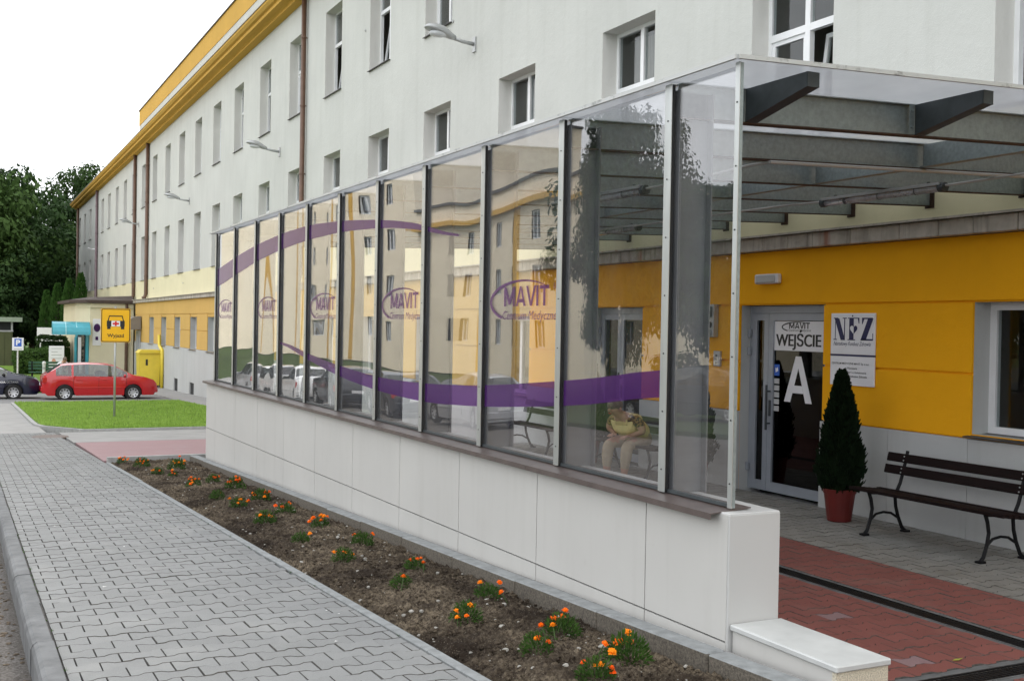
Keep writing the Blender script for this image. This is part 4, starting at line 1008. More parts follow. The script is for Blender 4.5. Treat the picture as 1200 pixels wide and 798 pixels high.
def heart(cx, cz, s, half):
    pts = []
    for i in range(25):
        t_ = math.pi*i/24
        x_ = 16*math.sin(t_)**3/16; z_ = (13*math.cos(t_)-5*math.cos(2*t_)-2*math.cos(3*t_)-math.cos(4*t_))/16
        pts.append((cx+half*x_*s, cz+z_*s))
    return pts
m = MB()
for half, mt in ((-1, 'whiteplate'), (1, 'navy')):
    m = MB(); m.add([(GWX-.0242, 9.355-px, pz) for px, pz in heart(0, 2.045, .056, half)], [tuple(range(25))]); m.build('heart_half', M[mt], sg)
put_text('nfz1', sg, (GWX-.0236, 9.665, 1.85), FACE_STREET)
put_text('nfz2', sg, (GWX-.0236, 9.69, 1.645), FACE_STREET); put_text('nfz3', sg, (GWX-.0236, 9.48, 1.60), FACE_STREET); put_text('nfz4', sg, (GWX-.0236, 9.62, 1.55), FACE_STREET); put_text('nfz5', sg, (GWX-.0236, 9.64, 1.505), FACE_STREET)
m = MB()
for zz in (2.195, 1.45): m.lathe([(.001, -.004), (.009, -.004), (.009, 0), (.001, 0)], (GWX-.0222, 9.375, zz), 8, axis='x')
stuff(m.build('screw', M['screw'], sg))
# emergency lamp, power box and intercom on the ochre wall
em_ = thing('emergency_light', 'small white box light on the ochre wall above the entrance door', 'light fitting', (GWX, 10.82, 2.65))
m = MB(); m.cbox(GWX-.075, GWX-.001, 10.60, 11.04, 2.59, 2.71, .015); m.build('housing', M['whiteplate'], em_)
m = MB(); m.cbox(GWX-.09, GWX-.076, 10.64, 11.0, 2.605, 2.695, .006); m.build('lens', M['plinth'], em_)
pbx = thing('power_box', 'grey socket box on the ochre wall left of the entrance door', 'socket box', (GWX, 11.97, 2.13))
m = MB(); m.cbox(GWX-.09, GWX-.001, 11.84, 12.10, 1.92, 2.35, .01); m.build('housing', M['lampgrey'], pbx)
m = MB(); m.cbox(GWX-.11, GWX-.091, 11.87, 12.07, 2.18, 2.32, .01); m.build('breaker_window', M['brackets'], pbx)
for yy, zz, mt in ((12.03, 2.08, 'red'), (11.91, 2.08, 'red'), (12.03, 1.98, 'blue'), (11.91, 1.98, 'blue')):
    m = MB(); m.lathe([(.001, -.05), (.03, -.05), (.042, 0), (.001, 0)], (GWX-.0905, yy, zz), 10, axis='x'); m.build('socket', M['brackets'] if mt == 'red' else M['doorgrey'], pbx, fix=True)
ic = thing('intercom', 'small grey intercom panel on the ochre wall below the socket box', 'intercom', (GWX, 11.83, 1.64))
m = MB(); m.cbox(GWX-.035, GWX-.001, 11.76, 11.90, 1.54, 1.74, .006); m.build('housing', M['lampgrey'], ic)
m = MB()
for k in range(3): m.lathe([(.001, -.008), (.012, -.008), (.012, 0), (.001, 0)], (GWX-.0353, 11.83, 1.58+k*.05), 8, axis='x')
stuff(m.build('button', M['brackets'], ic))

# ------------------------------------------------------------------ lamps on the facade
def wall_lamp(y, z, label):
    t = thing('wall_lamp', label, 'lamp', (UWX, y, z), 'street lamps on the facade')
    m = MB(); m.cbox(UWX-.03, UWX-.001, y-.07, y+.07, z-.16, z+.14, .006); m.build('wall_plate', M['lampgrey'], t)
    m = MB(); m.tube([(UWX-.03, y, z), (UWX-.25, y, z+.02), (UWX-.46, y, z+.06)], [.04, .038, .036], 8); m.build('arm', M['lampgrey'], t, smooth=True)
    m = MB(); secs = [(.42, .045, .05, .05), (.52, .08, .09, .06), (.68, .15, .15, .045), (.86, .17, .14, .02), (1.0, .12, .09, 0), (1.07, .04, .03, 0)]
    n = 12
    for (d, w, hh, dn) in secs:
        for k in range(n):
            a = 2*math.pi*k/n; zz = math.sin(a); m.v.append((UWX-d, y+w*math.cos(a), z+.07+(d-.42)*.20+(hh if zz > 0 else dn)*zz))
    for i in range(len(secs)-1):
        for k in range(n): m.f.append((i*n+k, i*n+(k+1) % n, (i+1)*n+(k+1) % n, (i+1)*n+k))
    m.f += [tuple(range(n))[::-1], tuple(range((len(secs)-1)*n, len(secs)*n))]; m.m = [0]*len(m.f)
    hd = m.build('head', M['lampgrey'], t, smooth=True, fix=True)
    m = MB(); m.ball((UWX-.78, y, z+.11), .20, .13, .075, 12, 6); m.build('lens', M['lampglass'], hd, smooth=True)
for (yy, zz, lb) in ((20.1, 7.58, 'largest grey lamp on a bracket, high on the white wall above the glass screen'), (35.1, 7.46, 'second grey lamp from the right, on the white wall left of the thick brown pipe'),
                     (50.7, 7.36, 'third grey lamp from the right along the white facade'), (66.4, 7.5, 'farthest and smallest grey lamp on the white facade beside two brown pipes')):
    wall_lamp(yy, zz, lb)

# ------------------------------------------------------------------ park benches
def bench(yc, label, x0=8.10, L_=1.86):
    t = thing('bench', label, 'bench', (x0+.3, yc, 0), 'cast-iron benches along the wall')
    def P(x, z): return (x0+x, z)
    for s in (-1, 1):
        y = yc+s*.70; m = MB(); r = .019
        def bar(pts, rr=r, w=.028):
            m.tube([(x0+a, y, b) for a, b in pts], rr, 6)
        bar([(-.045, .015), (-.01, .05), (.03, .16), (.05, .26), (.03, .36), (.0, .43)])          # front leg
        bar([(.50, .015), (.455, .05), (.40, .16), (.365, .27), (.355, .36), (.37, .42)])           # rear leg
        bar([(.0, .425), (.10, .418), (.22, .408), (.34, .408), (.40, .425)])                        # seat rail
        bar([(.37, .41), (.42, .50), (.46, .62), (.505, .78), (.515, .82)])                          # back support
        bar([(.025, .15), (.10, .205), (.20, .22), (.30, .205), (.40, .15)], .013)                   # brace arch
        m.box(x0-.085, x0-.01, y-.03, y+.03, 0.002, .022); m.box(x0+.46, x0+.54, y-.03, y+.03, .002, .022)
        fr = m.build('side_frame', M['iron'], t, smooth=False)
    sl = MB(); sl.cbox(-.030, .030, -L_/2, L_/2, -.016, .016, .006); sme = sl.mesh('seat_slat', M['wood'])
    for k in range(6): inst('seat_slat', sme, t, (x0-.02+.074*k, yc, .446-.008*k+.002*(k == 5)*6))
    bl = MB(); bl.cbox(-.016, .016, -L_/2, L_/2, -.045, .045, .006); bme = bl.mesh('back_slat', M['wood'])
    for k, (xx, zz) in enumerate(((.445, .625), (.482, .745))):
        inst('back_slat', bme, t, (x0+xx, yc, zz), (0, R(15), 0))
        m = MB()
        for s in (-1, 1):
            for dz in (-.02, .02): m.ball((x0+xx-.018+dz*.27, yc+s*.70, zz+dz), .008, None, None, 6, 4)
        stuff(m.build('bolt_head', M['alu'], t))
    return t
bench(7.57, 'dark brown slatted bench with black iron legs right of the potted thuja')
bench(12.95, 'slatted bench behind the glass on which the woman in yellow sits')
bench(15.75, 'empty slatted bench farthest behind the glass, left of the seated woman')

# ------------------------------------------------------------------ potted thujas
def leaf_cone(n, h, rmax, seed, size=.03, prof=None):
    rr = random.Random(seed); m = MB()
    for i in range(n):
        u = rr.random()**.8; z = h*u; lump = 1+.22*noise.noise(Vector((math.cos(i)*1.3, z*6, seed)))
        pr_ = (prof(u) if prof else (1-u)**.75*(.55+.45*min(1, u*5))) * rmax * lump
        a = rr.random()*2*math.pi; lump2 = 1+.25*noise.noise(Vector((math.cos(a)*2.2, math.sin(a)*2.2, z*4+seed)))
        r_ = pr_*lump2*(.55+.5*rr.random()**.5); s = size*rr.uniform(.6, 1.4)
        c = Vector((r_*math.cos(a), r_*math.sin(a), z)); up = Vector((math.cos(a)*.6, math.sin(a)*.6, 1)).normalized()
        sd_ = up.cross(Vector((rr.uniform(-1, 1), rr.uniform(-1, 1), rr.uniform(-.3, .3)))).normalized()
        m.add([c-sd_*s*.45, c+sd_*s*.45, c+up*s*1.5+sd_*s*.12, c+up*s*1.5-sd_*s*.12], [(0, 1, 2, 3)])
    return m
def potted_thuja(x, y, label, h=1.28):
    t = thing('potted_thuja', label, 'potted plant', (x, y, 0), 'potted thujas by the wall')
    m = MB(); m.lathe([(.12, .0), (.125, .005), (.165, .30), (.175, .30), (.18, .345), (.165, .345), (.155, .31), (.001, .31)], (x, y, .002), 20)
    m.build('pot', M['pot'], t, smooth=False, fix=True)
    m = MB(); m.lathe([(.001, .3115), (.15, .3115), (.15, .312), (.001, .312)], (x, y, 0.002), 16); m.build('potting_soil', M['soil'], t)
    m = MB(); m.tube([(x, y, .3), (x, y, h)], [.02, .006], 6); m.build('trunk', M['bark'], t)
    c_ = MB(); c_.lathe([(.06, .33), (.17, .42), (.19, .6), (.115, 1.0), (.02, h+.15)], (x, y, 0), 12); c_.build('inner_twigs', M['thuja'], t, fix=True)
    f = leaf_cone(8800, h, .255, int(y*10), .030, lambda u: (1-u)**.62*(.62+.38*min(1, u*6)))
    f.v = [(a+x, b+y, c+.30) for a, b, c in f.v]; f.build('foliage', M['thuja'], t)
potted_thuja(8.42, 9.02, 'dark green cone-shaped thuja in a red pot between the door and the bench')
potted_thuja(8.45, 11.66, 'dark thuja in a red pot behind the glass, right of the seated woman')
potted_thuja(8.45, 14.35, 'dark thuja in a red pot behind the glass between the two far benches')

# ------------------------------------------------------------------ people
def skin_person(name, joints, edges, parent, matfun, mats, subs=2):
    me = bpy.data.meshes.new(name); keys = list(joints)
    me.from_pydata([joints[k][0] for k in keys], [(keys.index(a), keys.index(b)) for a, b in edges], [])
    o = bpy.data.objects.new(name, me); col.objects.link(o)
    o.modifiers.new('skin', 'SKIN'); sv = me.skin_vertices[0].data
    for i, k in enumerate(keys):
        r_ = joints[k][1]; sv[i].radius = (r_, r_) if not isinstance(r_, tuple) else r_; sv[i].use_root = (k == 'pelvis')
    ss = o.modifiers.new('sub', 'SUBSURF'); ss.levels = subs; ss.render_levels = subs
    dg = bpy.context.evaluated_depsgraph_get(); dg.update(); ev = bpy.data.meshes.new_from_object(o.evaluated_get(dg))
    bpy.data.objects.remove(o)
    for m_ in mats: ev.materials.append(m_)
    P_ = [Vector(joints[k][0]) for k in keys]
    for p in ev.polygons:
        c = p.center; k = min(range(len(keys)), key=lambda i: (P_[i]-c).length); p.material_index = matfun(keys[k], c); p.use_smooth = True
    ob = bpy.data.objects.new(name, ev); col.objects.link(ob); ob.parent = parent; ORIG[ob.name] = (0, 0, 0); return ob
def seated_person(name, label, loc, rotz, lean, shirt, trousers, vest=None, scale=1):
    """sits facing local +x; the seat top is 0.44 above the feet"""
    t = thing(name, label, 'person', loc); t.rotation_euler = (0, 0, rotz); t.scale = (scale,)*3
    J = {'pelvis': ((0, 0, .55), .155), 'waist': ((.02+lean*.1, 0, .66), .155), 'chest': ((.05+lean*.28, 0, .80), .155), 'collar': ((.07+lean*.40, 0, .90), .09),
         'neck': ((.12+lean*.47, 0, .95), .055), 'head': ((.18+lean*.55, 0, 1.01), .085), 'crown': ((.18+lean*.57, 0, 1.09), .075)}
    E_ = [('pelvis', 'waist'), ('waist', 'chest'), ('chest', 'collar'), ('collar', 'neck'), ('neck', 'head'), ('head', 'crown')]
    for s, n in ((1, 'l'), (-1, 'r')):
        J[n+'hip'] = ((.05, s*.11, .54), .112); J[n+'knee'] = ((.43, s*.15, .49), .084); J[n+'calf'] = ((.46, s*.15, .30), .075); J[n+'ankle'] = ((.47, s*.14, .10), .045); J[n+'heel'] = ((.47, s*.14, .05), .04); J[n+'toe'] = ((.62, s*.155, .035), .035)
        J[n+'thighknee'] = ((.25, s*.135, .525), .098)
        E_ += [('pelvis', n+'hip'), (n+'hip', n+'thighknee'), (n+'thighknee', n+'knee'), (n+'knee', n+'calf'), (n+'calf', n+'ankle'), (n+'ankle', n+'heel'), (n+'heel', n+'toe')]
        J[n+'shoulder'] = ((.07+lean*.36, s*.20, .86), .078); J[n+'elbow'] = ((.12+lean*.25, s*.27, .70), .056)
        hand = (.36, s*.13, .635) if s == 1 else (.30, s*.15, .645)
        J[n+'wrist'] = (hand, .03); pm = (hand[0]+.06, hand[1]-s*.015, hand[2]-.01); J[n+'palm'] = (pm, (.034, .018))
        E_ += [('collar', n+'shoulder'), (n+'shoulder', n+'elbow'), (n+'elbow', n+'wrist'), (n+'wrist', n+'palm')]
        for f_, (dy, ln) in enumerate(((-.03, .050), (-.010, .068), (.010, .072), (.030, .060))):
            J[n+'f%d' % f_] = ((pm[0]+.045, pm[1]+dy, pm[2]-.004), .0095); J[n+'t%d' % f_] = ((pm[0]+.045+ln*.7, pm[1]+dy*1.1, pm[2]-.035), .008)
            E_ += [(n+'palm', n+'f%d' % f_), (n+'f%d' % f_, n+'t%d' % f_)]
        J[n+'th'] = ((pm[0]+.0, pm[1]-s*.045, pm[2]), .011); J[n+'th2'] = ((pm[0]+.03, pm[1]-s*.06, pm[2]-.01), .009); E_ += [(n+'palm', n+'th'), (n+'th', n+'th2')]
    def mf(k, c):
        if k in ('neck', 'head', 'crown'): return 0
        if vest and k in ('collar', 'chest', 'waist'): return 4
        if 'shoulder' in k or k in ('collar', 'chest', 'waist'): return 1
        if 'elbow' in k: return 1 if c.z > .80 else 0
        if k == 'pelvis' or 'hip' in k or 'knee' in k or 'calf' in k: return 2
        if 'ankle' in k: return 2 if c.z > .17 else 0
        if 'heel' in k or 'toe' in k: return 3
        return 0
    body = skin_person('body', J, E_, t, mf, [M['skin'], M[shirt], M[trousers], M['shoe'], M[vest or shirt]])
    hx, hz = .18+lean*.55, 1.04
    def part(nm, mb, mat, par=t):
        me = mb.mesh(nm, mat, smooth=True); ob = bpy.data.objects.new(nm, me); col.objects.link(ob); ob.parent = par; return ob
    m = MB(); m.ball((hx-.018, 0, hz+.045), .105, .098, .095, 12, 8, .06); part('hair', m, M['hair'])
    for s in (1, -1):
        m = MB(); m.ball((hx+.085, s*.032, hz), .012, .015, .010, 6, 5); part('eye', m, M['blackprint'])
        m = MB(); m.ball((hx-.01, s*.094, hz-.01), .022, .012, .03, 6, 5); part('ear', m, M['skin'])
    m = MB(); m.ball((hx+.098, 0, hz-.03), .018, .014, .025, 6, 5); part('nose', m, M['skin'])
    m = MB(); m.ball((hx+.080, 0, hz-.075), .012, .026, .006, 6, 4); part('mouth', m, M['red'])
    if vest:
        V = {'pelvis': ((-.01, 0, .57), .185), 'waist': ((.03+lean*.1, 0, .66), .205), 'chest': ((.06+lean*.28, 0, .79), .205), 'collar': ((.065+lean*.38, 0, .885), .118), 'ls': ((.06+lean*.36, .155, .865), .098), 'rs': ((.06+lean*.36, -.155, .865), .098)}
        skin_person('vest', V, [('pelvis', 'waist'), ('waist', 'chest'), ('chest', 'collar'), ('collar', 'ls'), ('collar', 'rs')], t, lambda k, c: 0, [M[vest]])
    return t
lady = seated_person('person', 'seated woman in a yellow vest and khaki trousers behind the glass', (8.34, 12.80, 0), R(196), .62, 'leopard', 'khaki', 'vest', .95); lady.scale = (1.02, 1.12, .91)

# ------------------------------------------------------------------ marigolds
def marigold_mesh(seed, R_=.10, n=620):
    rr = random.Random(seed); m = MB()
    for i in range(n):
        a = rr.random()*2*math.pi; el = math.acos(1-rr.random()*.95); rad = R_*(.35+.65*rr.random()**.5)
        d = Vector((math.sin(el)*math.cos(a)*.9, math.sin(el)*math.sin(a)*.9, math.cos(el)*1.12+.08))
        c = d*rad; ln = rr.uniform(.014, .030)*R_/.1; w = ln*.16; dr_ = (d+Vector((rr.uniform(-.6, .6), rr.uniform(-.6, .6), rr.uniform(-.3, .6)))).normalized()
        sd_ = dr_.cross(Vector((rr.uniform(-1, 1), rr.uniform(-1, 1), rr.uniform(-1, 1)))).normalized()*w
        c.z = max(c.z, .004)
        m.add([c, c+dr_*ln*.5+sd_, c+dr_*ln, c+dr_*ln*.5-sd_], [(0, 1, 2, 3)])
    return m.mesh('foliage', M['marileaf'])
def flower_mesh(seed, mat, r_=.025):
    rr = random.Random(seed); m = MB()
    for ring, (n, rad, lift) in enumerate(((11, 1.0, .0), (9, .72, .35), (6, .42, .62))):
        for k in range(n):
            a = 2*math.pi*(k+rr.uniform(-.2, .2))/n; w = math.pi/n*1.25; q = rad*rr.uniform(.85, 1.12)
            d = lambda aa, s, z: (math.cos(aa)*r_*s, math.sin(aa)*r_*s, r_*z)
            m.add([d(a, .12, lift*.6), d(a-w*.9, q*.75, lift+.10), d(a, q, lift+rr.uniform(-.1, .25)), d(a+w*.9, q*.75, lift+.10)], [(0, 1, 2, 3)])
    m.ball((0, 0, r_*.25), r_*.55, r_*.55, r_*.5, 7, 5, .2); return m.mesh('flower', mat)
fol = [marigold_mesh(s, .10+.012*s) for s in range(4)]
flo = [flower_mesh(1, M['orange']), flower_mesh(2, M['amber']), flower_mesh(3, M['vermilion']), flower_mesh(4, M['orange'], .020)]
stm = MB(); stm.tube([(0, 0, -.12), (0, 0, 0)], .0028, 5); stme = stm.mesh('stalk', M['stem'])
PL_ = [(2.85,4.44,1.15,6,0),(2.54,4.22,.8,5,1),(2.53,4.76,.85,4,1),(2.81,5.01,1.1,5,0),(2.50,5.53,.9,4,1),(2.87,6.05,1.0,3,0),(2.51,6.57,.9,1,0),(2.80,7.08,.85,4,2),(2.48,7.65,.75,5,1),(2.84,8.30,1.0,3,2),(2.44,8.63,.9,1,1),(2.83,9.38,1.0,8,0),(2.45,9.81,.9,6,1),(2.78,10.35,1.0,5,2),
       (2.85,11.6,1.0,7,1),(2.49,11.05,.95,6,1),(2.84,12.8,1.15,9,2),(2.45,11.87,.75,1,1),(2.45,13.2,.95,8,0),(2.75,13.6,.85,5,2),(2.64,15.5,1.05,4,1),(2.82,16.3,1.0,5,1),(2.32,14.99,.8,4,1),(2.30,16.26,1.0,8,1),(2.13,17.02,1.0,9,0),(2.44,14.55,.8,5,1)]
ORDN = ['nearest', 'second', 'third', 'fourth', 'fifth', 'sixth', 'seventh', 'eighth', 'ninth', 'tenth', 'eleventh', 'twelfth', 'thirteenth', 'fourteenth', 'fifteenth', 'sixteenth']
cnt = {0: 0, 1: 0}; rr = random.Random(11)
for (x, y, s, nf, hue) in sorted(PL_, key=lambda p: p[1]):
    rowk = 0 if x > 2.67 else 1; od = ORDN[min(cnt[rowk], 15)]; cnt[rowk] += 1
    s *= .88; z = soil_z(x, y)-.01
    t = thing('marigold', '%s orange marigold in the flower bed row %s, counting from the camera' % (od, 'along the pale wall' if rowk == 0 else 'along the pavement'), 'flower', (x, y, z), 'marigolds in the flower bed')
    t.scale = (s, s, s); t.rotation_euler = (0, 0, rr.random()*6.28)
    def child(nm, me, loc, rot=(0, 0, 0), par=t):
        o = bpy.data.objects.new(nm, me); col.objects.link(o); o.parent = par; o.location = loc; o.rotation_euler = rot; return o
    child('foliage', fol[rr.randrange(4)], (0, 0, 0))
    for k in range(nf):
        a = rr.random()*6.28; rad = .12*rr.random()**.6; hz_ = .112+.05*rr.random()-rad*.40; tl = (rr.uniform(-.5, .5), rr.uniform(-.5, .5), a)
        f = child('flower', flo[(hue + (rr.random() < .3)) % 4 if rr.random() < .8 else 3], (rad*math.cos(a), rad*math.sin(a), hz_), tl)
        child('stalk', stme, (0, 0, 0), (0, 0, 0), f)

# ------------------------------------------------------------------ cars
def car(name, label, paint, loc, rotz, Lc=4.25, Wc=1.66, wagon=True, group=None, hub=True):
    t = thing(name, label, 'car', loc, group); t.rotation_euler = (0, 0, rotz)
    hw = Wc/2; rw = .305; xr, xf = .80, .80+2.50; k = Lc/4.25
    if wagon: top = [(0, .62), (.03, .92), (.10, 1.00), (.30, 1.14), (.66, 1.385), (.9, 1.42), (1.6, 1.455), (2.3, 1.43), (2.62, 1.36), (3.30, 1.00), (3.42, .965), (3.8, .90), (4.08, .80), (4.2, .66), (4.25, .5)]
    else: top = [(0, .62), (.03, .90), (.10, .98), (.45, 1.02), (.62, 1.05), (1.15, 1.36), (1.6, 1.44), (2.2, 1.43), (2.55, 1.36), (3.28, 1.00), (3.42, .96), (3.8, .89), (4.08, .80), (4.2, .66), (4.25, .5)]
    belt = [(0, .60), (.03, .86), (.10, .95), (.5, .965), (2.5, .93), (3.36, .90), (3.8, .83), (4.08, .74), (4.2, .62), (4.25, .48)]
    f1 = lambda tab, x: float(np.interp(x, [a for a, b in tab], [b for a, b in tab]))
    xs = sorted(set([0, .03, .10, .2, .30, .34, .48, .56, .66, .74, .9, 1.02, 1.08, 1.14, 1.2, 1.45, 1.62, 1.70, 2.0, 2.3, 2.42, 2.50, 2.62, 2.8, 3.0, 3.02, 3.08, 3.14, 3.3, 3.42, 3.5, 3.56, 3.66, 3.8, 3.95, 4.08, 4.16, 4.2, 4.25] + [xr+rw*1.12*math.cos(a*math.pi/8) for a in range(9)] + [xf+rw*1.12*math.cos(a*math.pi/8) for a in range(9)]))
    def zb(x):
        b = .21 if .1 < x < 4.1 else .30
        for xc in (xr, xf):
            d = rw*1.12; 
            if abs(x-xc) < d: b = max(b, rw+math.sqrt(max(0, d*d-(x-xc)**2)))
        return b
    rings = []; NR = 9
    for x in xs:
        pe = 1-.16*max(0, (.35-x)/.35)**2-.30*max(0, (x-3.7)/.55)**2.2; w = hw*pe; b, be, tp = zb(x), f1(belt, x), max(f1(top, x), f1(belt, x)+.012)
        cab = max(0, min(1, (tp-be)/.45)); wt = w*(1-.26*cab)*(.985)
        m1 = b+(be-b)*.30; m2 = b+(be-b)*.72
        rings.append([(x, w*.955, b), (x, w*.995, m1), (x, w, m2), (x, w*.965, be), (x, w*.965+(wt-w*.965)*.90, be+(tp-be)*.90), (x, wt*.86, tp-.012*cab), (x, wt*.45, tp+.006*cab), (x, 0, tp+.012*cab), (x, 0, .20)])
    body, glass, under = MB(), {}, MB()
    def at(i, j, s): x, y, z = rings[i][j]; return ((x-Lc/2*1/k)*k, s*y, z)
    for i in range(len(xs)-1):
        xm = (xs[i]+xs[i+1])/2; tpm = f1(top, xm)-f1(belt, xm)
        for j in range(7):
            kind = None
            if j == 3 and tpm > .12:
                if wagon:
                    if .50 < xm < 1.06 and tpm > .14: kind = 'side_window_rear'
                    elif 1.12 < xm < 1.98: kind = 'side_window_mid'
                    elif 2.0 < xm < 3.10 and tpm > .14: kind = 'side_window_front'
                else:
                    if .98 < xm < 1.9 and tpm > .14: kind = 'side_window_mid'
                    elif 2.0 < xm < 3.10 and tpm > .14: kind = 'side_window_front'
            if j in (5, 6) and 2.62 < xm < 3.30: kind = 'windscreen'
            if j in (5, 6) and ((wagon and .20 < xm < .62) or (not wagon and .64 < xm < 1.14)): kind = 'rear_window'
            for s in (1, -1):
                q = (at(i, j, s), at(i+1, j, s), at(i+1, j+1, s), at(i, j+1, s)); q = q if s == -1 else q[::-1]
                if kind: glass.setdefault(kind+('' if j in (5, 6) else ('_l' if s > 0 else '_r')), MB()).quad(*q)
                else: body.quad(*q)
    for i in (0, len(xs)-1):
        pts = [at(i, j, 1) for j in range(8)] + [at(i, j, -1) for j in range(6, -1, -1)]; body.add(pts, [tuple(range(len(pts)))])
    def part(nm, mb, mat, par=t, smooth=False, merge=False):
        me = mb.mesh(nm, mat, smooth=smooth)
        if merge:
            bm = bmesh.new(); bm.from_mesh(me); bmesh.ops.remove_doubles(bm, verts=bm.verts, dist=.0008); bmesh.ops.recalc_face_normals(bm, faces=bm.faces); bm.to_mesh(me); bm.free()
            me.polygons.foreach_set('use_smooth', [True]*len(me.polygons))
        ob = bpy.data.objects.new(nm, me); col.objects.link(ob); ob.parent = par; return ob
    bo = part('body', body, M[paint], merge=True)
    try:
        bo.modifiers.new('e', 'EDGE_SPLIT').split_angle = R(38)
    except Exception: pass
    for nm, mb in glass.items(): part(nm.rsplit('_l', 1)[0].rsplit('_r', 1)[0] if nm[-2:] in ('_l', '_r') else nm, mb, M['carglass'], merge=True)
    X = lambda x: (x-Lc/2/k)*k
    m = MB(); m.box(X(.25), X(4.0), -hw*.86, hw*.86, .22, .56); part('floor', m, M['tyre'])
    m = MB(); m.cbox(X(1.15), X(1.6), -hw*.7, hw*.7, .56, 1.02, .05); m.cbox(X(2.0), X(2.3), -hw*.7, -.06, .56, 1.12, .05); m.cbox(X(2.0), X(2.3), .06, hw*.7, .56, 1.12, .05); part('seats', m, M['dark'])
    for xc in (xr, xf):
        for s in (1, -1):
            wy = s*(hw-.105)
            m = MB(); m.lathe([(.19, -.09), (.28, -.095), (.303, -.07), (.305, 0), (.303, .07), (.28, .095), (.19, .09)], (X(xc), wy, .305), 24, axis='y', cap=False); wh = part('wheel', m, M['tyre'], smooth=False)
            m = MB(); m.lathe([(.001, s*.062), (.055, s*.066), (.06, s*.05), (.17, s*.075), (.195, s*.088), (.195, -s*.05), (.001, -s*.05)], (X(xc), wy, .305), 20, axis='y'); part('rim', m, M['rim'], wh)
            m = MB()
            for kk in range(8):
                a = kk*math.pi/4; c_, s_ = math.cos(a), math.sin(a)
                m.add([(X(xc)+c_*.11-s_*.022, wy+s*.075, .305+s_*.11+c_*.022), (X(xc)+c_*.11+s_*.022, wy+s*.075, .305+s_*.11-c_*.022), (X(xc)+c_*.165+s_*.034, wy+s*.0815, .305+s_*.165-c_*.034), (X(xc)+c_*.165-s_*.034, wy+s*.0815, .305+s_*.165+c_*.034)], [(0, 1, 2, 3)])
            stuff(part('rim_slots', m, M['tyre'], wh))
    for s in (1, -1):
        m = MB(); m.ball((X(4.02), s*hw*.62, .70), .13, .16, .075, 10, 6); part('headlight', m, M['head'], smooth=True)
        m = MB(); m.box(X(.015), X(.16), s*hw*.72, s*hw*.955, .70, .90); part('tail_light', m, M['tail'])
        m = MB(); m.ball((X(2.98), s*(hw+.055), .97), .06, .085, .06, 8, 5); part('mirror', m, M[paint] if paint != 'carnavy' else M['tyre'], smooth=True)
        for xd in (1.22, 2.16):
            m = MB(); m.cbox(X(xd), X(xd+.17), s*(hw-.012), s*(hw+.018), .80, .835, .006); part('door_handle', m, M[paint])
        m = MB(); m.cbox(X(1.12), X(3.0), s*(hw-.01), s*(hw+.012), .49, .53, .005); part('side_moulding', m, M[paint])
        for xd in (1.10, 2.02, 3.04):
            m = MB(); m.box(X(xd), X(xd)+.008, s*(hw-.01), s*(hw+.0015), .34, .86); part('door_gap', m, M['tyre'])
    m = MB(); m.cbox(X(-.035), X(.06), -hw*.8, hw*.8, .36, .56, .025); part('rear_bumper', m, M[paint])
    m = MB(); m.cbox(X(4.19), X(4.275), -hw*.60, hw*.60, .30, .46, .02); part('front_bumper', m, M[paint])
    m = MB(); m.box(X(-.04), X(-.036), -.26, .26, .58, .68); part('number_plate', m, M['whiteplate'])
    return t
car('parked_car', 'small bright red estate car parked behind the lawn', 'carred', (4.905, 46.35, G(45.6)-.07), 0)
dk = car('parked_car', 'dark navy estate car behind the red one, cut by the left edge', 'carnavy', (.62, 47.6, G(47)-.06), R(-2), 4.5, 1.74)
def child_text(key, par, loc, rot):
    o = bpy.data.objects.new('door_lettering', T[key]); col.objects.link(o); o.parent = par; o.location = loc; o.rotation_euler = rot
child_text('skoda', dk, (.55, -.876, .66), FACE_NEAR); child_text('octavia', dk, (1.0, -.876, .66), FACE_NEAR)
m = MB(); 
for k in range(3): m.box(-.12-.0*k, .30-.12*k, -.878, -.8765, .74-.07*k, .765-.07*k)
me = m.mesh('door_print', M['lampgrey']); o = bpy.data.objects.new('door_print', me); col.objects.link(o); o.parent = dk; stuff(o)
# cars on the other side of the street: they stand behind the camera's view and show in the glass
for i, (y, pt, lb) in enumerate(((27.5, 'carsilver', 'silver car parked across the street, nearest in the glass reflection'), (33.2, 'cardark', 'dark grey car parked across the street, second in the glass reflection'),
                             (38.8, 'cardark', 'dark grey car parked across the street, third in the glass reflection'), (44.6, 'carwhite', 'white car parked across the street, fourth in the glass reflection'), (50.4, 'carsilver', 'silver car parked across the street, farthest in the glass reflection'))):
    car('parked_car', lb, pt, (-5.7, y, G(y)-.15), R(92), 4.25, 1.7, i % 2 == 0, 'cars parked across the street')
car('parked_car', 'dark car on the verge far across the street, reflected in the third pane', 'cardark', (-10.5, 24.0, G(24)-.05), R(75), 4.25, 1.7, False, 'cars parked across the street')

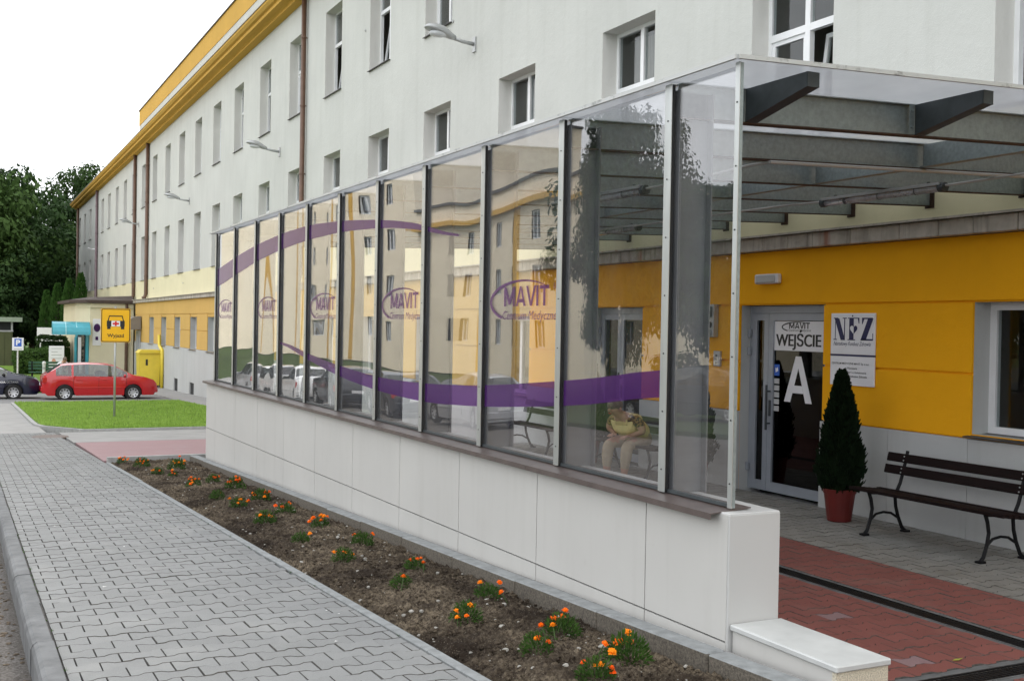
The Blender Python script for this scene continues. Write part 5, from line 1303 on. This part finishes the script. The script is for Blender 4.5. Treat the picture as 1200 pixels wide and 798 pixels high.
# ------------------------------------------------------------------ traffic signs
SX_, SY_ = 3.68, 31.1; gz = G(SY_)+.05
ts = thing('exit_sign', 'square yellow sign with an ambulance symbol on a grey pole in the lawn', 'sign', (SX_, SY_, gz))
m = MB(); m.tube([(SX_, SY_, gz-.1), (SX_, SY_, gz+2.92)], .03, 10); m.build('pole', M['lampgrey'], ts, smooth=True)
m = MB(); m.lathe([(.031, 0), (.036, 0), (.036, .05), (.001, .05)], (SX_, SY_, gz+2.90), 10); m.build('pole_cap', M['lampgrey'], ts)
SA, SB = .375, .45; sc_ = gz+2.44; Yp = SY_-.045
def rrect(w, h, r, n=5):
    pts = []
    for cx_, cz_, a0 in ((w-r, h-r, 0), (-w+r, h-r, 90), (-w+r, -h+r, 180), (w-r, -h+r, 270)):
        for i in range(n+1): a = R(a0+90*i/n); pts.append((cx_+r*math.cos(a), cz_+r*math.sin(a)))
    return pts
m = MB(); m.prism([(SX_+a, sc_+b) for a, b in rrect(SA, SB, .05)], 'y', Yp, Yp+.02); m.build('plate', M['signyellow'], ts, fix=True)
fr_o, fr_i = rrect(SA-.012, SB-.012, .045), rrect(SA-.032, SB-.032, .035)
m = MB(); n = len(fr_o); m.v = [(SX_+a, Yp-.002, sc_+b) for a, b in fr_o] + [(SX_+a, Yp-.002, sc_+b) for a, b in fr_i]; m.f = [(i, (i+1) % n, n+(i+1) % n, n+i) for i in range(n)]; m.m = [0]*n; m.build('border', M['black'], ts)
m = MB()
def rect(x0, x1, z0, z1, d=.003): m.quad((SX_+x0, Yp-d, sc_+z0), (SX_+x1, Yp-d, sc_+z0), (SX_+x1, Yp-d, sc_+z1), (SX_+x0, Yp-d, sc_+z1))
rect(-.17, .17, .235, .262); m.quad((SX_-.17, Yp-.003, sc_+.262), (SX_-.145, Yp-.003, sc_+.262), (SX_-.185, Yp-.003, sc_+.10), (SX_-.212, Yp-.003, sc_+.10)); m.quad((SX_+.17, Yp-.003, sc_+.262), (SX_+.145, Yp-.003, sc_+.262), (SX_+.185, Yp-.003, sc_+.10), (SX_+.212, Yp-.003, sc_+.10))
rect(-.225, .225, -.03, .125, .0031); rect(-.215, -.13, -.10, -.03); rect(.13, .215, -.10, -.03); m.build('car_symbol', M['black'], ts)
m = MB(); rect(-.11, .11, -.025, .12, .0045); m.build('symbol_panel', M['whiteplate'], ts)
m = MB(); rect(-.024, .024, -.015, .11, .006); rect(-.08, -.0245, .024, .072, .006); rect(.0245, .08, .024, .072, .006); m.build('red_cross', M['red'], ts)
put_text('wyjazd', ts, (SX_-.21, Yp-.003, sc_-.345), FACE_NEAR)
m = MB(); m.box(SX_-.05, SX_+.05, SY_-.0245, SY_+.04, sc_+.25, sc_+.29); m.box(SX_-.05, SX_+.05, SY_-.0245, SY_+.04, sc_-.32, sc_-.28); stuff(m.build('clamp', M['lampgrey'], ts))
# parking sign
px_, py_ = 2.32, 55.0; gz = G(py_)-.35
ps = thing('parking_sign', 'small white parking sign with a blue P on a thin white pole', 'sign', (px_, py_, gz))
m = MB(); m.tube([(px_, py_, gz-.1), (px_, py_, gz+2.75)], .035, 8); m.build('pole', M['bollard'], ps)
m = MB(); m.cbox(px_-.24, px_+.24, py_-.06, py_-.04, gz+2.15, gz+2.72, .006); m.build('plate', M['whiteplate'], ps)
m = MB(); m.cbox(px_-.15, px_+.15, py_-.066, py_-.0605, gz+2.33, gz+2.68, .002); q = m.build('blue_panel', M['blue'], ps)
o = put_text('P', ps, (px_-.085, py_-.068, gz+2.385), FACE_NEAR); o.scale = (.9, .9, 1)
m = MB(); m.box(px_-.17, px_+.17, py_-.0625, py_-.0602, gz+2.20, gz+2.225); m.build('small_print', M['lampgrey'], ps)

# ------------------------------------------------------------------ far end: boards, bollards, bench with man, hedges, garage
def board(name, label, x0, x1, y, z0, z1):
    t = thing(name, label, 'board', ((x0+x1)/2, y, G(y)))
    m = MB(); m.cbox(x0, x1, y-.03, y+.03, z0, z1, .01); m.build('panel', M['whiteplate'], t)
    for xx in (x0+.15, x1-.15):
        m = MB(); m.box(xx-.04, xx+.04, y+.035, y+.11, G(y)-.1, z1-.1); m.build('leg', M['lampgrey'], t)
    return t
b1 = board('notice_board', 'upright white notice board behind the man on the green bench', 4.12, 4.86, 62.5, -.75, .60)
m = MB()
for k in range(7): m.box(4.24, 4.74-.2*(k % 3 == 1), 62.466, 62.469, .45-k*.17, .48-k*.17)
stuff(m.build('small_print', M['lampgrey'], b1))
m = MB(); m.ball((4.36, 62.464, -.2), .1, .003, .14, 8, 6); m.build('print_spot', simple('print_orange', (.6, .3, .2), .6), b1)
board('billboard', 'large blank white board half hidden by the hedge and teal awning', 4.3, 6.9, 76, -1.0, 1.45)
for i, (xx, yy, lb) in enumerate(((3.52, 56.5, 'white bollard beside the dark hedge right of the parking sign'), (4.12, 54.8, 'white bollard just left of the seated man'), (4.98, 54.8, 'short white bollard above the red car roof, right of the man'))):
    m = MB(); z = G(yy)+.32; hh = .95 if i < 2 else .85
    m.lathe([(.07, -.1), (.07, hh-.12), (.085, hh-.12), (.085, hh-.06), (.06, hh), (.001, hh+.02)], (xx, yy, z), 12); o = m.build('bollard', M['bollard'], loc=(xx, yy, z), fix=True); tag(o, lb, 'bollard', 'bollards by the car park')
    m = MB(); m.lathe([(.0705, hh-.35), (.074, hh-.35), (.074, hh-.25), (.0705, hh-.25)], (xx, yy, z), 12); m.build('reflective_band', M['lampgrey'], o)
bx, by = 3.75, 57.2; gz = G(by)+.32
gbn = thing('park_bench', 'green slatted bench with the seated man behind the cars', 'bench', (bx, by, gz))
for k in range(4):
    m = MB(); m.cbox(bx-.85, bx+.75, by-.20+.11*k, by-.11+.11*k, gz+.42, gz+.455, .006); m.build('seat_slat', M['greenbench'], gbn)
for k in range(3):
    m = MB(); m.cbox(bx-.85, bx+.75, by+.24+.03*k, by+.275+.03*k, gz+.55+.14*k, gz+.65+.14*k, .006); m.build('back_slat', M['greenbench'], gbn)
for xx in (bx-.7, bx+.6):
    for yy in (by-.15, by+.22):
        m = MB(); m.box(xx-.03, xx+.03, yy-.03, yy+.03, gz-.02, gz+.42 if yy < by else gz+.95); m.build('leg', M['iron'], gbn)
seated_person('person', 'man in a white shirt sitting on the green bench behind the cars', (bx+.55, by-.02, gz), R(-70), .5, 'shirtwhite', 'khaki', None, 1.0)
def hedge(name, label, x0, x1, y0, y1, h, n, mat, seed):
    rr = random.Random(seed); z = G((y0+y1)/2); t = thing(name, label, 'hedge', ((x0+x1)/2, (y0+y1)/2, z)); m = MB()
    for i in range(n):
        u, v, w = rr.uniform(-1, 1), rr.uniform(-1, 1), rr.random()
        f = rr.choice((0, 1, 2));
        if f == 0: u = math.copysign(1, u)
        elif f == 1: v = -1 if rr.random() < .8 else 1
        else: w = 1
        x, y, zz = (x0+x1)/2+u*(x1-x0)/2, (y0+y1)/2+v*(y1-y0)/2, z+w*h
        k = .22*noise.noise(Vector((x*1.6, y*1.6, zz*1.6))); c = Vector((x+k*u, y+k*v, zz+k*.8+rr.uniform(-.1, .05)))
        s = rr.uniform(.05, .11); d = Vector((rr.gauss(0, 1), rr.gauss(0, 1), rr.gauss(0, 1))).normalized(); e = d.orthogonal().normalized()
        m.add([c-d*s, c+e*s*.5, c+d*s, c-e*s*.5], [(0, 1, 2, 3)])
    m.build('foliage', mat, t)
    m = MB(); m.box(x0+.2, x1-.2, y0+.2, y1-.2, z-.05, z+h-.25); m.build('inner_twigs', M['leaf'], t)
hedge('hedge', 'low clipped green hedge between the parking sign and the notice board', 2.7, 4.3, 66, 68, 1.6, 2600, M['hedge'], 1)
hedge('hedge', 'dark spreading shrub behind the notice board', 4.0, 5.5, 68.6, 70.5, 2.3, 3000, M['leaf2'], 2)
hedge('hedge', 'clipped green hedge between the notice board and the small entrance block', 5.0, 6.6, 70.8, 72.5, 1.9, 2600, M['hedge'], 3)
ga = thing('garage', 'olive green garage with flat pale roof at the left edge', 'garage', (.5, 80, G(80)))
gz = G(80)
m = MB(); m.box(-3.5, 3.05, 80, 86, gz-.1, gz+2.55); m.build('wall', M['olive'], ga)
m = MB(); m.box(-3.7, 3.6, 79.4, 86.3, gz+3.12, gz+3.42); m.build('roof', simple('garage_roof', (.24, .29, .22), .7), ga)
m = MB(); m.box(-3.4, 2.9, 80.02, 85.9, gz+2.56, gz+3.11); m.build('window_band', M['dark'], ga)
for xx in (-3.45, -1.3, .9, 3.0):
    m = MB(); m.box(xx-.06, xx+.06, 79.93, 80.05, gz+2.5, gz+3.115); m.build('window_post', M['lampgrey'], ga)
for k in range(16):
    m = MB(); m.box(-3.4+k*.4, -3.4+k*.4+.36, 79.955, 79.998, gz, gz+2.45); m.build('door_slat', M['olive'], ga)
m = MB(); m.box(-3.5, 3.08, 79.94, 80.0, gz+2.46, gz+2.56); m.build('lintel', M['lampgrey'], ga)
cr_ = car('parked_car', 'small dark red car at the left edge in front of the olive garage', 'carred', (.35, 66, G(66)-.02), R(80), 4.1, 1.64, False)

# ------------------------------------------------------------------ small entrance block with teal awning
an = thing('entrance_block', 'small cream entrance block with brown roof and teal awning against the building', 'building', (7.4, 70, G(68)))
gz = G(68)
foot = [(8.91, 67.0), (6.55, 67.0), (5.85, 68.1), (5.85, 76), (8.91, 76)]
m = MB(); n = len(foot); m.v = [(x, y, gz-.1) for x, y in foot] + [(x, y, 2.85) for x, y in foot]; m.f = [(i, (i+1) % n, n+(i+1) % n, n+i) for i in range(n)] + [tuple(range(n, 2*n))]; m.m = [0]*len(m.f); m.build('wall', M['cream'], an, fix=True)
roof = [(8.90, 66.7), (6.35, 66.7), (5.5, 67.95), (5.5, 76.4), (8.90, 76.4)]
m = MB(); m.v = [(x, y, 2.95) for x, y in roof] + [(x, y, 3.12) for x, y in roof] + [(8.90, 67.5, 3.42), (7.1, 67.9, 3.32), (6.7, 68.8, 3.32), (6.7, 76.0, 3.32), (8.90, 76.0, 3.42)]
m.f = [tuple(range(5))[::-1]] + [(i, (i+1) % 5, 5+(i+1) % 5, 5+i) for i in range(5)] + [(5+i, 5+(i+1) % 5, 10+(i+1) % 5, 10+i) for i in range(5)] + [tuple(range(10, 15))]; m.m = [0]*len(m.f); m.build('roof', M['roofbrown'], an, fix=True)
m = MB(); m.v = [(x*.985+.1, y-.12 if y < 70 else y, 2.70) for x, y in foot] + [(x*.985+.1, y-.12 if y < 70 else y, 2.94) for x, y in foot]; m.f = [(i, (i+1) % 5, 5+(i+1) % 5, 5+i) for i in range(5)] + [tuple(range(5))[::-1]]; m.m = [0]*6; m.build('roof_moulding', M['cream'], an, fix=True)
P0, P1 = Vector((6.55, 67.0, 0)), Vector((5.85, 68.1, 0)); dv = (P1-P0).normalized(); nv = Vector((-dv.y, dv.x, 0)); nv = nv if nv.y < 0 else -nv
def onface(a, b, z0, z1, o0, o1):
    q = MB(); A, B = P0+dv*a, P0+dv*b
    q.hexa([tuple(A+nv*o0)[:2]+(z0,), tuple(B+nv*o0)[:2]+(z0,), tuple(B+nv*o1)[:2]+(z0,), tuple(A+nv*o1)[:2]+(z0,), tuple(A+nv*o0)[:2]+(z1,), tuple(B+nv*o0)[:2]+(z1,), tuple(B+nv*o1)[:2]+(z1,), tuple(A+nv*o1)[:2]+(z1,)]); return q
onface(.05, 1.2, gz, 1.75, .01, .05).build('teal_surround', M['teal'], an); dd = onface(.30, .95, gz, 1.5, .055, .08).build('door', M['dark'], an)
onface(.36, .60, gz+.2, 1.35, .085, .09).build('door_glass', M['winglass'], dd); onface(.62, .9, gz+.8, 1.0, .085, .09).build('door_notice', M['whiteplate'], dd)
onface(.96, 1.16, gz, 1.0, .055, .14).build('teal_pilaster', M['teal'], an)
# awning: quarter-round teal hood stretching out over the street side
m = MB(); prof = [(0, 1.25), (0, 2.15), (.25, 2.12), (.55, 2.0), (.80, 1.75), (.92, 1.45), (.95, 1.25)]
A0, A1 = Vector((4.55, 67.05, 0)), Vector((6.5, 66.95, 0))
for P_ in (A0, A1):
    for d, z in prof: m.v.append((P_.x, P_.y-d, 1.15+(z-1.25)*.8))
n = len(prof); m.f = [(i, (i+1) % n, n+(i+1) % n, n+i) for i in range(n-1)] + [tuple(range(n))[::-1], tuple(range(n, 2*n))]; m.m = [0]*len(m.f); aw = m.build('awning', M['teal'], an, fix=True)
m = MB()
for u in (.33, .62):
    x = 4.55+1.95*u
    m.v += [(x, 67-d*1.01, 1.156+(z-1.25)*.8) for d, z in prof[1:]] + [(x+.06, 67-d*1.01, 1.156+(z-1.25)*.8) for d, z in prof[1:]]
    o = len(m.v)-12; m.f += [(o+i, o+i+1, o+6+i+1, o+6+i) for i in range(5)]
m.m = [0]*len(m.f); stuff(m.build('awning_seam', simple('teal_light', (.25, .55, .60), .4), aw))
m = MB(); m.box(6.7, 7.15, 66.97, 66.995, .55, 2.05); sgn = m.build('sign', M['whiteplate'], an)
m = MB(); m.ball((6.93, 66.965, 1.55), .18, .004, .24, 10, 7); m.box(6.85, 7.0, 66.962, 66.968, .85, 1.05); m.build('sign_emblem', M['purple'], sgn)
m = MB(); m.tube([(8.52, 66.9, 3.1), (8.52, 66.9, gz)], .09, 8); m.build('downpipe', M['pipe'], an)
# side door with hood at the far end of the ochre wall
hd = thing('side_entrance', 'narrow grey side entrance with a curved hood at the end of the ochre wall', 'door', (8.8, 64.6, G(64.6)))
gz = G(64.6)
m = MB(); m.box(8.83, 8.875, 63.9, 65.4, gz, 1.45); m.build('door_frame', M['lampgrey'], hd)
m = MB(); m.box(8.80, 8.828, 64.1, 65.2, gz+.02, 1.2); m.build('door_leaf', M['doorgrey'], hd)
m = MB(); prof = [(8.86, 1.5), (8.86, 2.25), (8.5, 2.2), (8.2, 2.0), (8.0, 1.7), (7.95, 1.5)]; m.prism(prof, 'y', 63.7, 65.6); m.build('hood', simple('hood_grey', (.20, .18, .16), .6), hd, fix=True)
# yellow container and gas pipe by the plinth
gz = G(57)
bn = thing('waste_container', 'tall yellow waste container standing by the white plinth', 'container', (8.3, 57, gz))
m = MB(); m.prism([(7.85, gz+.12), (8.78, gz+.12), (8.82, gz+1.70), (7.80, gz+1.70)], 'y', 56.6, 57.6); m.build('body', M['bin'], bn, fix=True)
m = MB(); m.prism([(7.76, gz+1.705), (8.86, gz+1.705), (8.80, gz+1.86), (7.9, gz+1.86)], 'y', 56.5, 57.65); m.build('lid', M['bin'], bn, fix=True)
m = MB(); m.box(8.12, 8.22, 56.585, 56.597, gz+1.1, gz+1.4); m.build('slot', M['black'], bn)
for xx in (7.95, 8.65):
    m = MB(); m.lathe([(.001, -.04), (.10, -.04), (.10, .04), (.001, .04)], (xx, 56.8, gz+.10), 12, axis='y'); m.build('wheel', M['tyre'], bn, fix=True)
gp = MB(); gp.tube([(8.80, 56.0, G(56)-.1), (8.80, 56.0, .45), (8.80, 56.05, .58), (8.80, 56.5, .68), (8.80, 56.9, .8), (8.80, 57.0, 1.30)], .08, 8)
tag(gp.build('gas_pipe', M['bin'], loc=(8.8, 56, G(56)), smooth=True), 'yellow gas pipe rising against the plinth right of the yellow container', 'pipe')

# ------------------------------------------------------------------ trees
def crown_mesh(seed, n_cl, n_leaf, rx, rz, size, mat, name='crown', flat=.0):
    rr = random.Random(seed); m = MB(); cls = []
    for i in range(n_cl):
        while True:
            p = Vector((rr.uniform(-1, 1), rr.uniform(-1, 1), rr.uniform(-1, 1)))
            if .35 < p.length < 1: break
        k = .85+.4*noise.noise(p*2.3+Vector((seed, 0, 0)))
        cls.append((Vector((p.x*rx*k, p.y*rx*k, p.z*rz*k)), rr.uniform(.16, .30)*rx))
    for c, r_ in cls:
        for j in range(n_leaf):
            d = Vector((rr.gauss(0, 1), rr.gauss(0, 1), rr.gauss(0, 1))).normalized(); q = c + Vector((d.x, d.y, d.z*.62))*r_*(.55+.5*rr.random())
            s = size*rr.uniform(.6, 1.35); nrm = (d+Vector((rr.uniform(-.7, .7), rr.uniform(-.7, .7), rr.uniform(0, .9)))).normalized(); e = nrm.orthogonal().normalized(); e.rotate(Matrix.Rotation(rr.random()*6.28, 3, nrm)); f = nrm.cross(e)
            m.add([q-e*s, q+f*s*.5, q+e*s, q-f*s*.5], [(0, 1, 2, 3)])
    return m.mesh(name, mat), cls
CR = [crown_mesh(5, 120, 150, 1, 1.0, .034, M['leaf']), crown_mesh(9, 120, 150, 1, 1.0, .034, M['leaf2']), crown_mesh(14, 110, 150, 1, 1.0, .036, M['leaf']), crown_mesh(31, 190, 230, 1, 1.0, .030, M['leaf2'])]
def tree(label, x, y, h, rx, kind, trunk_frac=.25, rot=0.0):
    z = G(y)-.05; t = thing('tree', label, 'tree', (x, y, z), 'broadleaf trees'); zc = h*(trunk_frac+(1-trunk_frac)*.5); rz_ = h*(1-trunk_frac)*.5/.98
    me, cls = CR[kind]
    o = bpy.data.objects.new('crown', me); col.objects.link(o); o.parent = t; o.location = (0, 0, zc); o.scale = (rx, rx, rz_); o.rotation_euler = (0, 0, rot)
    m = MB(); r0 = h*.022; m.tube([(0, 0, -.1), (.05*rx, 0, h*.15), (-.03*rx, .04*rx, zc*.8), (0, 0, zc+rz_*.5)], [r0*1.3, r0, r0*.75, r0*.2], 8)
    me2 = m.mesh('trunk', M['bark'], smooth=True); o2 = bpy.data.objects.new('trunk', me2); col.objects.link(o2); o2.parent = t
    rr = random.Random(int(x*7+y))
    for k in range(6):
        c, r_ = cls[rr.randrange(len(cls))]; c = Matrix.Rotation(rot, 3, 'Z') @ c
        m = MB(); e = Vector((c.x*rx*.85, c.y*rx*.85, zc+c.z*rz_*.85)); b0 = Vector((0, 0, zc-rz_*.45+rr.random()*rz_*.5))
        m.tube([b0, b0.lerp(e, .5)+Vector((0, 0, -.1*rx)), e], [r0*.5, r0*.32, r0*.1], 6); mm = m.mesh('limb', M['bark'], smooth=True); ob = bpy.data.objects.new('limb', mm); col.objects.link(ob); ob.parent = t
    return t
tree('dark broadleaf tree at the left edge behind the garage', .2, 92, 17.0, 6.2, 1, .04, .3)
tree('tall dark tree behind the notice boards, middle of the left tree mass', 2.6, 97, 15.6, 5.4, 0, .03, 2.1)
tree('dark tree crown touching the far corner of the white building', 6.0, 113, 16.5, 6.5, 2, .05, 4.0)
tree('tree standing highest beyond the far end of the building', 11.2, 124, 20.5, 6.4, 1, .22, 1.0)
tree('low dark tree filling the gap left of the thujas', 2.2, 88, 9.0, 4.2, 2, .02, 5.2)
tree('shaded tree deep behind the others at the left edge', -3.5, 108, 19.0, 7.5, 0, .05, .9)
tree('dark undergrowth tree behind the teal awning', 6.5, 111, 9.5, 4.6, 0, .02, 2.9)
def thuja_tree(label, x, y, h, r_, seed):
    z = G(y); t = thing('thuja_tree', label, 'tree', (x, y, z), 'columnar thujas')
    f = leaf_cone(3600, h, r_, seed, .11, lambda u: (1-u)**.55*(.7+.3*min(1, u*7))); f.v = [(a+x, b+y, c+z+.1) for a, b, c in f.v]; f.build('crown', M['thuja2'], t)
    m = MB(); m.tube([(x, y, z-.1), (x, y, z+h*.9)], [r_*.5, .03], 8); m.build('trunk', M['bark'], t)
thuja_tree('tallest columnar thuja, right next to the white building corner', 7.25, 80.5, 6.3, .75, 3)
thuja_tree('second columnar thuja from the building corner', 6.55, 81, 5.9, .72, 4)
thuja_tree('third columnar thuja from the building corner', 5.9, 82, 5.6, .70, 5)
thuja_tree('leftmost and smallest columnar thuja of the row', 5.25, 82.5, 5.1, .66, 6)
tree('tall tree across the street, dark in the third and second panes', -14.5, 34.0, 11.5, 2.5, 3, .06, 1.2)
tree('smaller tree across the street, right of the tall one in the glass', -15.5, 29.5, 8.2, 2.3, 3, .08, 3.2)
tree('small round tree far across the street, reflected in the pane by the corner post', -25.0, 22.0, 7.0, 2.6, 2, .12, 2.2)

# ------------------------------------------------------------------ building across the street, mirrored in the screen
ob_ = thing('opposite_building', 'beige building with yellow cornice across the street, mirrored in the glass screen', 'building', (-30, 100, -1.4))
ox = -26.0
wf = MB(); w, h = 1.3, 1.7; t_ = .09
wf.box(-.2, -.13, 0, t_, 0, h); wf.box(-.2, -.13, w-t_, w, 0, h); wf.box(-.2, -.13, t_, w-t_, 0, t_); wf.box(-.2, -.13, t_, w-t_, h-t_, h); wf.box(-.2, -.13, w/2-.04, w/2+.04, t_, h-t_); wfm = wf.mesh('window', M['pvc'])
wp = MB(); wp.box(-.26, -.25, 0, w, 0, h); wpm = wp.mesh('pane', simple('far_pane', (.16, .18, .20), .15, .1))
def fac_east(openings, x, y0, y1, z0, z1):
    ys_ = sorted(set([y0, y1] + [v for o in openings for v in o[:2]])); zs_ = sorted(set([z0, z1] + [v for o in openings for v in o[2:4]])); w = MB()
    for a, b in zip(ys_[:-1], ys_[1:]):
        for c, d in zip(zs_[:-1], zs_[1:]):
            if not any(o[0] < (a+b)/2 < o[1] and o[2] < (c+d)/2 < o[3] for o in openings): w.quad((x, a, c), (x, b, c), (x, b, d), (x, a, d))
    return w
for (oy0, oy1, oz1, oc, rows_) in ((58.0, 84.0, 11.2, 9.6, (.9, 4.2, 7.4)), (84.0, 168.0, 19.0, 16.6, (.9, 4.6, 8.3, 12.0))):
    wins = []; y = oy0+2.5
    while y < oy1-3: wins.append(y); y += 4.2
    oops = [(a, a+1.3, z, z+1.7) for a in wins for z in rows_ if a < 116]
    fac_east(oops, ox, oy0, oy1, -1.5, oz1).build('wall', M['beige'], ob_)
    m = MB(); m.box(ox-14, ox-.3, oy0, oy0+.2, -1.5, oz1); m.build('end_wall', M['beige'], ob_)
    m = MB(); m.box(ox-14, ox-13.8, oy0+.21, oy1, -1.5, oz1); m.build('back_wall', M['beige'], ob_)
    m = MB(); m.box(ox-.3, ox-.001, oy0, oy0+.19, -1.5, oz1); m.build('corner_pier', M['beige'], ob_)
    m = MB(); m.box(ox-.5, ox+.45, oy0-.3, oy1-.31, oc, oc+.35); m.build('cornice', M['eave'], ob_)
    m = MB(); m.box(ox-14.2, ox+.2, oy0-.2, oy1-.21, oz1, oz1+.2); m.build('roof', M['wsill'], ob_)
    for (a, b, c, d) in oops:
        o = inst('window', wfm, ob_, (ox, a, c)); inst('pane', wpm, o, (ox, a, c))
    y = oy0+6.3
    while y < min(oy1-3, 125):
        m = MB(); m.box(ox+.005, ox+.06, y, y+1.4, -1.4, oc-.02); m.build('yellow_pilaster', M['eave'], ob_); y += 8.4
